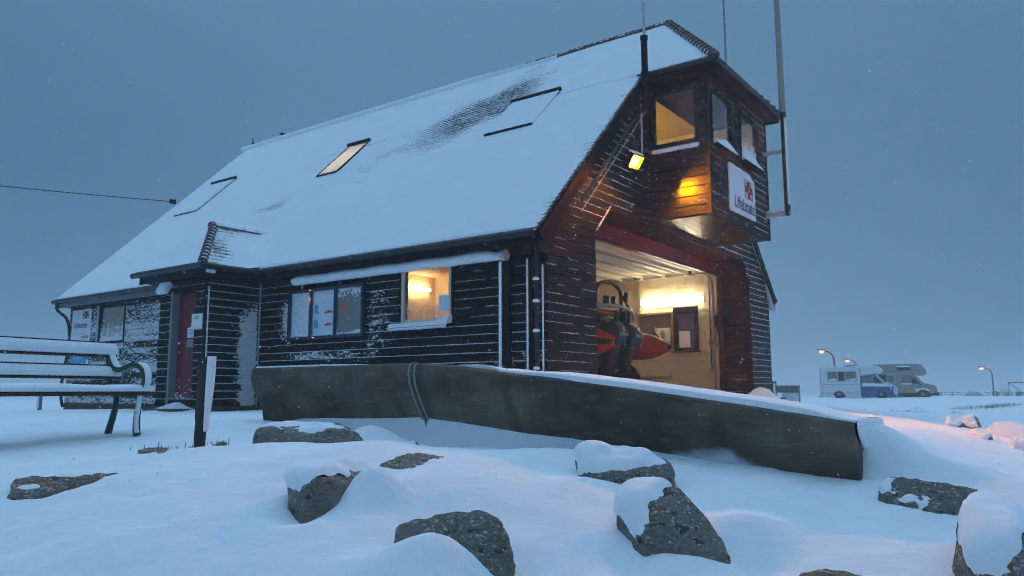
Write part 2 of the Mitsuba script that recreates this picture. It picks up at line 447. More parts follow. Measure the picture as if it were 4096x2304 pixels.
gx = np.unique(np.r_[axis(-700, 1500, -7.6, -2.9, 0.035, 90), np.arange(-2.9, 9.0, 0.09)])
gy = np.unique(np.r_[axis(-700, 1500, -6.2, 2.2, 0.035, 90), np.arange(2.2, 9.0, 0.12)])
GX, GY = np.meshgrid(gx, gy, indexing='ij')
GZ = ground(GX, GY)
i = np.arange(len(gx) * len(gy)).reshape(len(gx), len(gy))
quads = np.stack([i[:-1, :-1], i[1:, :-1], i[1:, 1:], i[:-1, 1:]], -1).reshape(-1, 4)
gk = add('snow_ground', (np.stack([GX, GY, GZ], -1).reshape(-1, 3), quads), 'm_snow', smooth=True)
tag(gk, 'wind-drifted snow covering the whole ground round the building', kind='structure')
print('ground', len(quads) * 2)

exec_parts = True
# ------------------------------------------------------------------ the boathouse
W_, MID, L_, OV, VO, HE, ZR = 9.34, 4.67, 13.36, 0.317, 0.08, 2.45, 7.36
K = (ZR - HE) / (MID + OV)
TH = math.atan(K)
CU, SU = math.cos(TH), math.sin(TH)
SLEN = (MID + OV) / CU
BH = thing('boathouse', 'black weatherboarded boathouse with snow-covered tiled roof and lookout cabin over its open door', 'boathouse')
PITCH, TB, GAP = 0.131, 0.020, 0.013


def slope(s, y, h=0.0):
    """A point on the near roof slope: s metres up from the eave, h above the boarding."""
    return np.array([-OV + s * CU - h * SU, y, HE + s * SU + h * CU])


def roofline(x):
    return HE + K * (min(x, W_ - x) + OV)


def board_wall(part, poly, O, a, o, matb='m_board', z0=0.09, ztop=9, backing=True, amount=lambda s, z: 0.7, thick=0.09, seed=1, pitch=PITCH, joints=()):
    """A weatherboarded wall: poly in (along, up); O origin, a along, o outwards. Each board is a sub-part; the snow lodged in the gaps is one."""
    r = np.random.default_rng(seed)
    O, a, o = np.asarray(O, float), np.asarray(a, float), np.asarray(o, float)
    P = lambda s, d, z: O + a * s + o * d + np.array([0, 0, z])
    if backing:
        M = frame(O - o * thick, a, (0, 0, 1), o)
        add(part.split('__', 1)[1], extr(poly, thick, M), 'm_trim', BH)
    snow = []
    z = z0
    while z < min(ztop, poly.bounds[3]) - 0.02:
        z1 = z + pitch - GAP
        row = poly.intersection(sbox(-99, z, 99, z1))
        for g in getattr(row, 'geoms', [row]):
            if g.area < 0.002 or g.geom_type != 'Polygon':
                continue
            lo, hi = g.bounds[1], g.bounds[3]
            lb = g.intersection(LineString([(-99, lo + 0.002), (99, lo + 0.002)]))
            ub = g.intersection(LineString([(-99, hi - 0.002), (99, hi - 0.002)]))
            if lb.is_empty or ub.is_empty or hi - lo < 0.03:
                continue
            s0, s1, t0, t1 = lb.bounds[0], lb.bounds[2], ub.bounds[0], ub.bounds[2]
            cuts = [c for c in joints if s0 + 0.4 < c + r.uniform(-.3, .3) < s1 - 0.4]
            ends = [(s0, t0)] + [(c, c) for c in cuts] + [(s1, t1)]
            for (b0, u0), (b1, u1) in zip(ends[:-1], ends[1:]):
                e = 0.0015
                j = r.normal(0, 0.0012)
                ring = []
                for sb, su in ((b0 + e, u0 + e), (b1 - e, u1 - e)):
                    ring.append([P(sb, -0.004, lo), P(sb, TB + j, lo), P(su, TB + j, hi - 0.006), P(su, TB + j - 0.006, hi), P(su, -0.004, hi)])
                add('board', loft(ring), matb, part)
            s = t0
            while s < t1 - 0.03:
                ln = min(r.uniform(0.10, 0.34), t1 - s)
                k = amount(s + ln / 2, hi) + r.normal(0, 0.16)
                if k > 0.18:
                    h = GAP * min(0.9, 0.18 + 0.72 * k)
                    dep = TB * (0.75 + 0.42 * k)
                    snow.append(loft([[P(q, -0.002, hi - 0.0005), P(q, dep, hi - 0.0005), P(q, dep * 0.8, hi + h * 0.85), P(q, -0.002, hi + h)] for q in (s, s + ln)]))
                s += ln
        z += pitch
    if snow:
        k = add('ledge_snow', cat(snow), 'm_snow_plain', part)
        tag(k, kind='stuff')


def surround(part, name, s0, s1, z0, z1, O, a, o, w=0.05, d=0.03, m='m_trim', depth=0.06):
    O, a, o = np.asarray(O, float), np.asarray(a, float), np.asarray(o, float)
    poly = sbox(s0 - w, z0 - w, s1 + w, z1 + w).difference(sbox(s0, z0, s1, z1))
    return add(name, extr(poly, d + depth, frame(O - o * depth, a, (0, 0, 1), o)), m, part)


def sheet(s0, s1, z0, z1, O, a, o, d):
    O, a, o = np.asarray(O, float), np.asarray(a, float), np.asarray(o, float)
    P = lambda s, z: O + a * s + o * d + np.array([0, 0, z])
    return trimesh.Trimesh([P(s0, z0), P(s1, z0), P(s1, z1), P(s0, z1)], [[0, 1, 2], [0, 2, 3]], process=False)


def slab(s0, s1, z0, z1, O, a, o, d0, d1, c=0.004):
    m = cbx(s0, s1, z0, z1, d0, d1, c)
    M = frame(np.asarray(O, float), a, (0, 0, 1), o)
    m.apply_transform(M)
    if np.linalg.det(M[:3, :3]) < 0:
        m.invert()
    return m


def lettering(text, height, O, a, up, o, d, bold=False, squeeze=1.0):
    """Flat lettering that reads along a."""
    m = meshkit.text_mesh(text, height, 0.002, bold)
    m.apply_scale((squeeze, 1, 1))
    m.apply_transform(frame(np.asarray(O, float) + np.asarray(o, float) * d, a, up, o))
    return m


X_, Y_, NX, NY, Z_ = (1, 0, 0), (0, 1, 0), (-1, 0, 0), (0, -1, 0), (0, 0, 1)
O0 = (0, 0, 0)
PX, PY0, PY1 = -1.07, 6.19, 7.62

# --- long side wall, in two stretches either side of the porch
win = sbox(1.64, 1.36, 2.63, 2.20)
side_near = sbox(0.0, 0.0, PY0, 2.40).difference(win)
win2 = sbox(10.90, 1.44, 11.92, 2.21)
side_far = sbox(PY1, 0.0, L_, 2.40).difference(win2)


def side_amount(s, z):
    return 0.75 if z < 1.0 else (0.62 if s > 2.7 or z < 1.3 else 0.32 if s < 1.6 and z < 2.0 else 0.2)


sw = f'{BH}__side_wall'
board_wall(sw, side_near, O0, Y_, NX, amount=side_amount, seed=3, joints=(3.1,))
sw2 = f'{BH}__rear_side_wall'
board_wall(sw2, side_far, O0, Y_, NX, amount=lambda s, z: 0.25, seed=4)
add('plinth', bx(-0.03, 0.0, 0.0, PY0 - 0.002, -0.4, 0.085), 'm_brick', BH)
add('plinth', bx(-0.03, 0.0, PY1 + 0.002, L_, -0.4, 0.085), 'm_brick', BH)

# trim on the near end of the side wall: posts, corner board, downpipe
for y0, y1, d in ((0.555, 0.70, 0.085), (0.16, 0.25, 0.06)):
    k = add('wall_post', cbx(-TB - d, -TB + 0.001, y0, y1, 0.02, 2.30), 'm_trim', BH)
    add('snow_edge', cbx(-TB - d - 0.012, -TB - d + 0.01, y1 - (0.035 if d > .07 else 0.015), y1 + 0.012, 0.05, 2.12), 'm_snow_plain', k)
k = add('downpipe', tube([(-0.085, 0.095, z) for z in np.linspace(2.28, 0.0, 14)], 0.034, 12), 'm_gutter', BH, smooth=40)
for z in (1.75, 1.45, 1.05, 0.55):
    add('collar', tube([(-0.085, 0.095, z), (-0.085, 0.095, z + 0.06)], 0.044, 12), 'm_gutter', k)
    c = trimesh.creation.icosphere(2, 0.05)
    c.apply_scale((0.9, 1.0, 0.55))
    c.apply_translation((-0.10, 0.095, z + 0.075))
    add('snow_lump', c, 'm_snow_plain', k, smooth=True)
add('corner_board', cbx(-0.035, -0.0215, 0.0, 0.045, 0.02, 2.40), 'm_trim', BH)
add('corner_snow', cbx(-0.045, -0.0352, 0.012, 0.04, 0.05, 2.02), 'm_snow_plain', BH)

# side window: frame, pane, sill, snow on the sill, and the lit room behind
wk = surround(BH, 'window', 1.64, 2.63, 1.36, 2.20, O0, Y_, NX, 0.045, 0.035, 'm_trim', 0.05)
add('frame', extr(sbox(1.64, 1.36, 2.63, 2.20).difference(sbox(1.675, 1.395, 2.595, 2.165)), 0.05, frame((-0.002, 0, 0), Y_, Z_, NX)), 'm_cream_paint', wk)
add('pane', sheet(1.67, 2.60, 1.39, 2.17, O0, Y_, NX, 0.02), 'm_glass', wk)
add('sill', cbx(-0.15, -0.004, 1.62, 2.80, 1.285, 1.315, 0.006), 'm_trim', wk)
gs = []
yy = np.linspace(1.62, 2.80, 60)
for j, y in enumerate(yy):
    t = (y - 1.62) / 1.18
    h = 0.035 + 0.075 * math.exp(-((y - 1.66) / 0.16) ** 2) + 0.012 * rng.random()
    h = min(h, 0.12)
    ring = [(-0.158, y, 1.288), (-0.165, y, 1.318 + 0.015), (-0.12, y, 1.318 + h * 0.8), (-0.03, y, 1.318 + h * 1.1), (-0.028, y, 1.318)]
    gs.append(ring)
add('sill_snow', loft(gs), 'm_snow_plain', wk, smooth=30)
teeth = [cbx(-0.152, -0.140, y, y + 0.03, 1.287 - 0.030 - 0.02 * rng.random(), 1.284, 0.005) for y in np.arange(1.64, 2.79, 0.031)]
k = add('icicle_fringe', cat(teeth), 'm_snow_plain', wk)
tag(k, kind='stuff')
# snow stuck to the lower pane: clumps that thicken towards the sill and the near jamb
cl = []
rr = np.random.default_rng(21)
for _ in range(520):
    y, z = rr.uniform(1.68, 2.59), 1.40 + abs(rr.normal(0, 0.24))
    if z > 2.05 or rr.random() > 1.05 - (z - 1.4) * 1.3 + 0.6 * math.exp(-((y - 1.68) / 0.22) ** 2) - 0.35 * (y - 1.7):
        continue
    s = rr.uniform(0.004, 0.012)
    c = trimesh.creation.icosphere(0, s)
    c.apply_scale((0.35, 1, rr.uniform(0.6, 1.2)))
    c.apply_translation((-0.026, y, z))
    cl.append(c)
k = add('stuck_snow', cat(cl), 'm_snow_plain', wk, smooth=True)
tag(k, kind='stuff')
add('notice_paper', sheet(1.70, 1.90, 1.50, 1.74, O0, Y_, NX, 0.012), 'm_pale_blue', wk)
room = bx(0.10, 1.62, 0.9, 3.42, 0.5, 2.32)
room.invert()
fl = np.arange(len(room.faces))
up_f = room.triangles_center[:, 2] > 2.31
open_f = room.triangles_center[:, 0] < 0.105
add('side_room', room.submesh([fl[~up_f & ~open_f]], append=True), 'm_room', BH)
add('side_room_ceiling', room.submesh([fl[up_f]], append=True), 'm_room_ceiling', BH)
room_lining = sbox(0.9, 0.5, 3.42, 2.32).difference(sbox(1.64, 1.36, 2.63, 2.20))
add('side_room_lining', extr(room_lining, 0.004, frame((0.096, 0, 0), Y_, Z_, X_)), 'm_room', BH)
FR = thing('fluorescent_light', 'glowing white strip light on the room wall seen through the side window', 'strip light')
add('tube_lamp', cbx(0.86, 1.42, 3.33, 3.38, 2.055, 2.105, 0.012), 'm_lamp', FR, emitter=light(16, 12.6, 7.4))
add('batten', bx(0.80, 1.48, 3.385, 3.415, 2.06, 2.10), 'm_white', FR)

# rear window, with a cream blind behind glass and stuck snow
wk = surround(BH, 'window', 10.90, 11.92, 1.44, 2.21, O0, Y_, NX, 0.045, 0.035, 'm_trim', 0.05)
add('blind', sheet(10.90, 11.92, 1.44, 2.21, O0, Y_, NX, -0.03), 'm_rear_blind', wk)
mat('m_rear_blind', (0.30, 0.22, 0.13), 0.7)
add('pane', sheet(10.90, 11.92, 1.44, 2.21, O0, Y_, NX, 0.012), 'm_glass', wk)
add('side_trim', cbx(-0.075, -0.045, 11.93, 11.99, 1.40, 2.25), 'm_pale_grey', wk)
cl = []
for _ in range(900):
    y, z = rr.uniform(10.92, 11.90), 1.45 + abs(rr.normal(0, 0.2))
    if rr.random() > 1.1 - (z - 1.45) * (2.4 if y > 11.2 else 1.5) or z > 2.1:
        continue
    c = trimesh.creation.icosphere(0, rr.uniform(0.008, 0.022))
    c.apply_scale((0.35, 1, rr.uniform(0.6, 1.2)))
    c.apply_translation((-0.018, y, z))
    cl.append(c)
k = add('stuck_snow', cat(cl), 'm_snow_plain', wk, smooth=True)
tag(k, kind='stuff')

# --- the porch
OP = (PX, 0, 0)
pface = sbox(PY0, 0, PY1, 2.40).difference(sbox(6.50, 0.10, 7.20, 2.08))
board_wall(f'{BH}__porch_front_wall', pface, OP, Y_, NX, amount=lambda s, z: 0.5, seed=5, thick=0.07)
pside = sbox(PX, 0, 0, 2.40)
board_wall(f'{BH}__porch_side_wall', pside, (0, PY0, 0), X_, NY, amount=lambda s, z: 1.0, seed=6, thick=0.07)
add('porch_far_wall', bx(PX + 0.07, -0.002, PY1 - 0.07, PY1, 0, 2.40), 'm_trim', BH)
add('corner_board', cbx(PX - 0.036, PX - 0.0215, PY0 - 0.02, PY0 + 0.04, 0.06, 2.28), 'm_trim', BH)
add('corner_snow', cbx(PX - 0.006, PX + 0.018, PY0 - 0.036, PY0 - 0.0215, 0.1, 2.12), 'm_snow_plain', BH)
add('corner_board', cbx(-0.045, -0.022, PY0 - 0.045, PY0 - 0.022, 0.06, 2.28), 'm_pale_grey', BH)
for i2, x in enumerate(np.arange(PX - 0.02, -0.02, 0.2215)):
    for c2, z in enumerate((-0.075, 0.003)):
        x0 = x + (0.11 if c2 else 0)
        add('brick', cbx(x0, min(x0 + 0.212, 0.0), PY0 - 0.032, PY0 - 0.001, z, z + 0.068, 0.004), 'm_brick', f'{BH}__porch_side_wall')
add('plinth', bx(PX - 0.02, -0.001, PY0 - 0.024, PY1 - 0.001, -0.4, 0.084), 'm_felt', BH)
dk = add('door', cbx(PX + 0.10, PX + 0.14, 6.45, 7.19, 0.10, 2.06, 0.004), 'm_red_door', BH)
tag(dk, 'dark red entrance door')
add('door_frame', cbx(PX - 0.035, PX + 0.15, 7.195, 7.255, 0.08, 2.10, 0.006), 'm_grey', BH)
add('handle', cbx(PX + 0.07, PX + 0.10, 7.08, 7.13, 1.00, 1.04), 'm_zinc', dk)
add('letter_plate', cbx(PX + 0.092, PX + 0.10, 6.70, 6.90, 1.10, 1.24, 0.003), 'm_zinc', dk)
k = add('door_notice', slab(6.70, 6.89, 1.27, 1.45, (PX + 0.10, 0, 0), Y_, NX, 0.001, 0.006, 0.001), 'm_paper', None)
tag(k, 'small white notice with faint lines taped to the red door', 'notice')
lines = cat([bx(PX + 0.0925, PX + 0.094, 6.72, 6.72 + w, z, z + 0.008) for z, w in ((1.41, .13), (1.385, .14), (1.36, .10), (1.335, .14), (1.31, .08))])
add('print', lines, 'm_grey', k)
k = add('porch_notice', slab(6.26, 6.58, 1.40, 1.66, OP, Y_, NX, TB + 0.002, TB + 0.012, 0.002), 'm_paper')
tag(k, 'white notice board on the dark porch boards right of the red door', 'notice')
add('print', cat([bx(PX - 0.0345, PX - 0.033, 6.36 + o_, 6.48, z, z + 0.012) for z, o_ in ((1.60, 0), (1.57, .03))]), 'm_navy', k)
st = bx(PX - 0.42, PX - 0.03, 6.42, 7.30, -0.15, 0.06)
k = add('door_step', cbx(PX - 0.42, PX - 0.03, 6.42, 7.30, -0.15, 0.05, 0.01), 'm_felt', BH)

# --- front gable wall with the big opening
OPL, OPR = 1.33, 8.09
gable = Polygon([(0, 0), (W_, 0), (W_, roofline(W_) - 0.16), (MID, ZR - 0.16), (0, roofline(0) - 0.16)])
opening = Polygon([(OPL, -1), (OPL, 2.68), (1.80, 3.14), (7.62, 3.14), (OPR, 2.70), (OPR, -1)])
cabin_hole = sbox(3.40, 3.35, 6.06, 5.55)
front = gable.difference(opening).difference(cabin_hole)


def front_amount(s, z):
    if s > 6:
        return 0.95
    if z > 2.9:
        return 0.7 if s < 2.6 else 0.15
    return 0.24 if z < 1.9 else 0.06


board_wall(f'{BH}__front_wall', front.difference(sbox(3.30, 3.2, 6.17, 9)), O0, X_, NY, 'm_gable_board', amount=front_amount, seed=8, backing=False)
add('front_wall', extr(front, 0.12, frame((0, 0.12, 0), X_, Z_, NY)), 'm_trim', BH)
# narrow trim round the opening's sloping corners, catching snow
for (x0, z0), (x1, z1) in (((OPL, 2.68), (1.80, 3.14)), ((OPR, 2.70), (7.62, 3.14))):
    add('corner_trim', tube([(x0, -0.028, z0), (x1, -0.028, z1)], 0.022, 6), 'm_trim', BH)
    m = tube([np.array((x0, -0.034, z0 + 0.03)) + t * np.array((x1 - x0, 0, z1 - z0)) for t in np.linspace(0, 1, 9)], 0.009 * (0.5 + 0.9 * rng.random(9)), 6)
    add('trim_snow', m, 'm_snow_plain', BH)
# recess behind the opening: boarded reveals, lintel soffit, red fascia
REC = 0.65
rv = Polygon([(0.125, -0.2), (REC, -0.2), (REC, 2.72), (0.125, 2.72)])
board_wall(f'{BH}__reveal', rv, (OPR + TB + 0.002, 0, 0), Y_, NX, 'm_board', z0=0.05, amount=lambda s, z: -1 if z > 0.6 else 0.1, seed=9, thick=0.05)
board_wall(f'{BH}__left_reveal', rv, (OPL - TB - 0.002, 0, 0), Y_, X_, 'm_board', z0=0.05, amount=lambda s, z: -1, seed=10, thick=0.05)
for s_, x0, x1 in ((1, OPL - 0.02, 1.80), (-1, OPR + 0.02, 7.62)):
    ring = [[(x0, y, 2.70), (x1, y, 3.145), (x1, y, 3.20), (x0 - s_ * 0.05, y, 2.74)] for y in (0.122, REC)]
    add('recess_corner', loft(ring), 'm_trim', BH)
add('recess_soffit', bx(1.80, 7.62, 0.122, REC, 3.145, 3.20), 'm_trim', BH)
fs = Polygon([(OPL + 0.03, 2.875), (8.03, 2.875), (8.03, 2.78), (7.60, 3.14), (1.82, 3.14), (OPL + 0.03, 2.70)])
fs = Polygon([(OPL + 0.02, 2.875), (OPR - 0.02, 2.875), (7.62, 3.142), (1.80, 3.142)])
k = add('fascia', extr(fs, 0.05, frame((0, REC, 0), X_, Z_, NY)), 'm_red_fascia', BH)
tag(k, 'dark red board over the open boat door')
add('fascia_edge', cbx(OPL + 0.04, 8.05, REC - 0.05, REC + 0.03, 2.845, 2.873, 0.004), 'm_black', BH)
add('doorway_frame', cbx(7.985, 8.075, REC - 0.06, REC + 0.05, 0.0, 2.84, 0.005), 'm_trim_brown', BH)
add('doorway_frame', cbx(1.335, 1.40, REC - 0.06, REC + 0.05, 0.0, 2.84, 0.005), 'm_trim_brown', BH)

# --- garage interior
add('garage_floor', bx(1.25, 8.6, 0.13, 9.0, -0.05, 0.09), 'm_floor', BH)
blocks = f'{BH}__garage_wall'
add('garage_wall', bx(8.42, 8.60, REC + 0.05, 2.84, 0.09, 3.30), 'm_cream', BH)
for r_ in range(14):
    z0 = 0.10 + r_ * 0.225
    y = REC + 0.06 - (0.22 if r_ % 2 else 0.0)
    while y < 2.84:
        y0, y1 = max(y, REC + 0.06), min(y + 0.442, 2.838)
        if y1 - y0 > 0.03:
            add('block', cbx(8.404 - 0.004 * rng.random(), 8.425, y0, y1, z0, z0 + 0.217, 0.006), 'm_cream', blocks)
        y += 0.450
for r_ in range(14):
    z0 = 0.10 + r_ * 0.225
    y = 2.85 - (0.22 if r_ % 2 else 0.0)
    while y < 5.6:
        y0, y1 = max(y, 2.845), y + 0.442
        add('block', cbx(8.50 - 0.004 * rng.random(), 8.52, y0, y1, z0, z0 + 0.217, 0.006), 'm_cream', blocks)
        y += 0.450
add('garage_far_wall', bx(8.515, 8.60, 2.845, 9.0, 0.09, 3.30), 'm_cream', BH)
add('garage_back_wall', bx(1.70, 8.5, 8.6, 8.7, 0.09, 3.30), 'm_cream', BH)
add('partition', bx(1.66, 1.74, REC + 0.06, 8.6, 0.09, 3.30), 'm_cream', BH)
add('garage_ceiling', bx(1.25, 8.6, REC + 0.06, 8.9, 3.30, 3.36), 'm_cream_paint', BH)
# the raised sectional door under the ceiling, on its track
gd = group_part(BH, 'raised_door')
for i2 in range(6):
    y0 = 0.80 + i2 * 0.56
    add('panel', cbx(1.45, 7.93, y0, y0 + 0.545, 3.03, 3.07, 0.006), 'm_cream_paint', gd)
    add('rib', cbx(1.45, 7.93, y0 + 0.02, y0 + 0.085, 2.965, 3.029, 0.01), 'm_cream_paint', gd)
    add('rib', cbx(1.45, 7.93, y0 + 0.30, y0 + 0.335, 2.995, 3.029, 0.006), 'm_zinc', gd)
    add('hinge', cbx(7.86, 7.99, y0 + 0.01, y0 + 0.07, 2.93, 3.00, 0.012), 'm_cream_paint', gd)
arc = [(8.05, 1.12 - 0.34 * math.sin(t), 2.62 + 0.34 * (1 - (1 - math.cos(t)) * 1.0)) for t in np.linspace(0, math.pi / 2, 9)]
arc = [(8.04, 1.12 - 0.30 * math.sin(t), 2.965 - 0.30 * (1 - math.cos(t))) for t in np.linspace(0, math.pi / 2, 9)]
add('track', tube([(8.04, 4.2, 2.965), (8.04, 2.5, 2.965)] + arc + [(8.04, 0.82, 1.5), (8.04, 0.82, 0.12)], 0.026, 8), 'm_zinc', gd, smooth=50)
add('top_shaft', tube([(1.5, 0.80, 3.12), (7.95, 0.80, 3.12)], 0.02, 8), 'm_black', gd)
for y in (1.3, 2.0, 2.7, 3.4):
    add('bracket', cbx(8.0, 8.06, y, y + 0.05, 2.98, 3.28, 0.004), 'm_black', gd)

# strip light, pinboard, hatch, switchgear on the garage wall
FG = thing('fluorescent_light', 'bright white strip light on the cream garage wall above the boat', 'strip light')
add('diffuser', cbx(8.29, 8.37, 1.20, 2.74, 2.355, 2.485, 0.03), 'm_lamp', FG, emitter=light(17, 14.4, 10.0))
add('batten', bx(8.37, 8.403, 1.16, 2.78, 2.36, 2.49), 'm_white', FG)
FG2 = thing('fluorescent_light', 'unseen fill light added deeper inside the garage over the boat', 'strip light')  # unseen lamp, added to fill the garage with light
add('diffuser', cbx(3.9, 5.4, 4.6, 4.7, 3.19, 3.25, 0.03), 'm_lamp', FG2, emitter=light(34, 27, 16.5))
add('batten', bx(3.86, 5.44, 4.58, 4.72, 3.252, 3.298), 'm_white', FG2)
add('cable_trunking', cbx(8.385, 8.405, 1.3, 2.5, 2.285, 2.325, 0.004), 'm_cream_paint', BH)
PB = thing('pinboard', 'pine-framed dark pinboard with a map pinned on it, under the garage strip light', 'pinboard')
add('felt', bx(8.385, 8.40, 1.98, 2.83, 1.34, 2.13), 'm_felt', PB)
add('frame', extr(sbox(1.94, 1.30, 2.87, 2.17).difference(sbox(1.985, 1.345, 2.825, 2.125)), 0.035, frame((8.402, 0, 0), Y_, Z_, NX)), 'm_pine', PB)
mp = add('map', bx(8.381, 8.384, 2.02, 2.40, 1.36, 1.80), 'm_white', PB)
add('green_land', extr(Polygon([(2.16, 1.38), (2.26, 1.40), (2.24, 1.55), (2.30, 1.68), (2.22, 1.76), (2.15, 1.66), (2.19, 1.54), (2.12, 1.48)]), 0.002, frame((8.380, 0, 0), Y_, Z_, NX)), 'm_olive', mp)
add('print', cat([bx(8.3785, 8.380, y, y + 0.04, z, z + 0.012) for y in (2.04, 2.34) for z in (1.45, 1.55, 1.65, 1.73)]), 'm_grey', mp)
HB = thing('wall_hatch', 'dark framed window beside the pinboard with a white paper stuck on its pale glass', 'window')
add('frame', extr(sbox(1.32, 1.24, 1.92, 2.26).difference(sbox(1.40, 1.30, 1.82, 2.12)), 0.05, frame((8.402, 0, 0), Y_, Z_, NX)), 'm_dark_window', HB)
add('pane', bx(8.39, 8.395, 1.38, 1.84, 1.28, 2.14), 'm_hatch_pane', HB)
mat('m_hatch_pane', (0.10, 0.14, 0.20), 0.2)
add('paper', bx(8.384, 8.388, 1.53, 1.80, 1.32, 1.70), 'm_paper', HB)
add('shelf', cbx(8.30, 8.402, 1.28, 1.98, 1.205, 1.235, 0.004), 'm_dark_window', HB)
SWI = thing('wall_switch', 'small grey switch box on a long hanging cable by the doorway', 'switch')
add('cable', tube([(8.385, 1.03, 3.0), (8.385, 1.03, 2.2), (8.385, 1.035, 1.5), (8.385, 1.03, 0.78)], 0.010, 6), 'm_black', SWI)
add('box', cbx(8.36, 8.40, 0.99, 1.08, 1.36, 1.46, 0.006), 'm_grey', SWI)
add('box', cbx(8.34, 8.40, 0.80, 0.93, 1.75, 2.02, 0.01), 'm_black', SWI)
add('conduit', tube(spline([(8.38, 0.87, 1.75), (8.37, 0.90, 1.5), (8.37, 0.86, 1.3), (8.38, 0.80, 1.28)], 14), 0.012, 6), 'm_black', SWI)

# --- lookout cabin
TX0, TX1, TY, TZ0, TZ1 = 3.263, 6.203, -1.071, 3.19, 5.66
OT = (TX0, 0, 0)
swin = sbox(-0.86, 4.43, -0.13, 5.42)
cside = sbox(TY, TZ0, -0.002, TZ1).difference(swin)
board_wall(f'{BH}__cabin_side_wall', cside, OT, Y_, NX, 'm_cabin_board', z0=TZ0 + 0.005, amount=lambda s, z: -1, seed=12, thick=0.06, pitch=0.165)
fw0, fw1 = sbox(3.44, 4.45, 4.31, 5.34), sbox(4.80, 4.49, 5.68, 5.34)
cfront = sbox(TX0, TZ0, TX1, TZ1).difference(fw0).difference(fw1)
board_wall(f'{BH}__cabin_front_wall', cfront, (0, TY, 0), X_, NY, 'm_gable_board', z0=TZ0 + 0.005, amount=lambda s, z: 0.75 if s > 5.4 else 0.12, seed=13, thick=0.06)
add('cabin_far_wall', bx(TX1 - 0.06, TX1, TY + 0.062, -0.002, TZ0, TZ1), 'm_trim', BH)
for x, y in ((TX0, TY), (TX1, TY)):
    add('corner_board', cbx(x - 0.03, x + 0.03, y - 0.034, y + 0.03, TZ0 - 0.005, TZ1, 0.004), 'm_gable_board', BH)
ub = group_part(BH, 'cabin_underside')
for i2, x in enumerate(np.arange(TX0 + 0.04, TX1 - 0.05, 0.118)):
    add('board', cbx(x, min(x + 0.110, TX1 - 0.035), TY + 0.035, -0.024, TZ0 - 0.012, TZ0 + 0.008, 0.004), 'm_soffit', ub)
add('cabin_floor', bx(TX0 + 0.07, TX1 - 0.065, TY + 0.065, 2.2, TZ0 + 0.012, TZ0 + 0.10), 'm_trim', BH)
wk = surround(BH, 'cabin_window', -0.86, -0.13, 4.43, 5.42, OT, Y_, NX, 0.05, 0.035, 'm_trim_brown', 0.05)
add('pane', sheet(-0.86, -0.13, 4.43, 5.42, OT, Y_, NX, 0.01), 'm_glass', wk)
add('sill', cbx(TX0 - 0.11, TX0 - 0.02, -0.93, -0.07, 4.345, 4.372, 0.004), 'm_trim_brown', wk)
gs = [[(TX0 - 0.112, y, 4.330 - 0.03 * rng.random()), (TX0 - 0.116, y, 4.385), (TX0 - 0.05, y, 4.392), (TX0 - 0.04, y, 4.36)] for y in np.linspace(-0.94, -0.12, 40)]
add('sill_snow', loft(gs), 'm_snow_plain', wk)
for g in (fw0, fw1):
    x0, z0, x1, z1 = g.bounds
    wk = surround(BH, 'cabin_window', x0, x1, z0, z1, (0, TY, 0), X_, NY, 0.045, 0.035, 'm_trim', 0.05)
    add('pane', sheet(x0, x1, z0, z1, (0, TY, 0), X_, NY, 0.0), 'm_glass', wk)
    add('sill', cbx(x0 - 0.07, x1 + 0.07, TY - 0.13, TY - 0.02, z0 - 0.085, z0 - 0.055, 0.004), 'm_trim', wk)
    gs = []
    for x in np.linspace(x0 - 0.02, x1 + 0.02, 24):
        h = 0.10 + 0.05 * math.sin(x * 5) + 0.02 * rng.random()
        gs.append([(x, TY - 0.125, z0 - 0.06), (x, TY - 0.12, z0 - 0.02), (x, TY - 0.03, z0 + h), (x, TY - 0.012, z0 + h), (x, TY - 0.012, z0 - 0.06)])
    add('sill_snow', loft(gs), 'm_snow_plain', wk, smooth=40)
cl = []
for _ in range(700):
    x, z = rr.uniform(4.82, 5.66), 4.52 + abs(rr.normal(0, 0.14)) + 0.25 * rr.random() * sstep(5.3, 5.66, rr.uniform(5, 5.7))
    if z > 5.2:
        continue
    c = trimesh.creation.icosphere(0, rr.uniform(0.008, 0.02))
    c.apply_scale((1, 0.35, 1))
    c.apply_translation((x, TY - 0.006, z))
    cl.append(c)
k = add('stuck_snow', cat(cl), 'm_snow_plain', wk, smooth=True)
tag(k, kind='stuff')
cr = bx(TX0 + 0.062, TX1 - 0.064, TY + 0.066, 2.2, TZ0 + 0.101, 5.60)
cr.invert()
cn = cr.face_normals
cc = cr.triangles_center
keep = (np.abs(cc[:, 2] - 5.60) < 0.01) | (np.abs(cc[:, 1] - 2.2) < 0.01) | (cc[:, 0] > TX1 - 0.07)
add('cabin_room', cr.submesh([np.arange(len(cr.faces))[keep]], append=True), 'm_ochre', BH)
for poly, O, a, o in ((cside, (TX0 + 0.061, 0, 0), Y_, X_), (cfront, (0, TY + 0.061, 0), X_, Y_)):
    add('cabin_lining', extr(poly, 0.003, frame(np.asarray(O, float), a, Z_, o)), 'm_ochre', BH)
add('cabin_left_lining', bx(TX0 + 0.05, TX0 + 0.062, 0.125, 2.2, TZ0 + 0.1, 5.6), 'm_ochre', BH)
CL = thing('cabin_lamp', 'small shaded ceiling lamp lighting the lookout cabin', 'lamp')
add('bulb', trimesh.creation.icosphere(2, 0.06).apply_translation((4.6, 1.2, 5.42)), 'm_lamp', CL, emitter=light(130, 100, 52))
add('flex', tube([(4.6, 1.2, 5.50), (4.6, 1.2, 5.6)], 0.008, 6), 'm_black', CL)
SC = thing('cabin_desk', 'desk with a sloping screen inside the lookout cabin window', 'desk')
add('desk_top', cbx(TX0 + 0.08, TX0 + 0.75, -0.95, 0.05, 4.20, 4.24), 'm_trim_brown', SC)
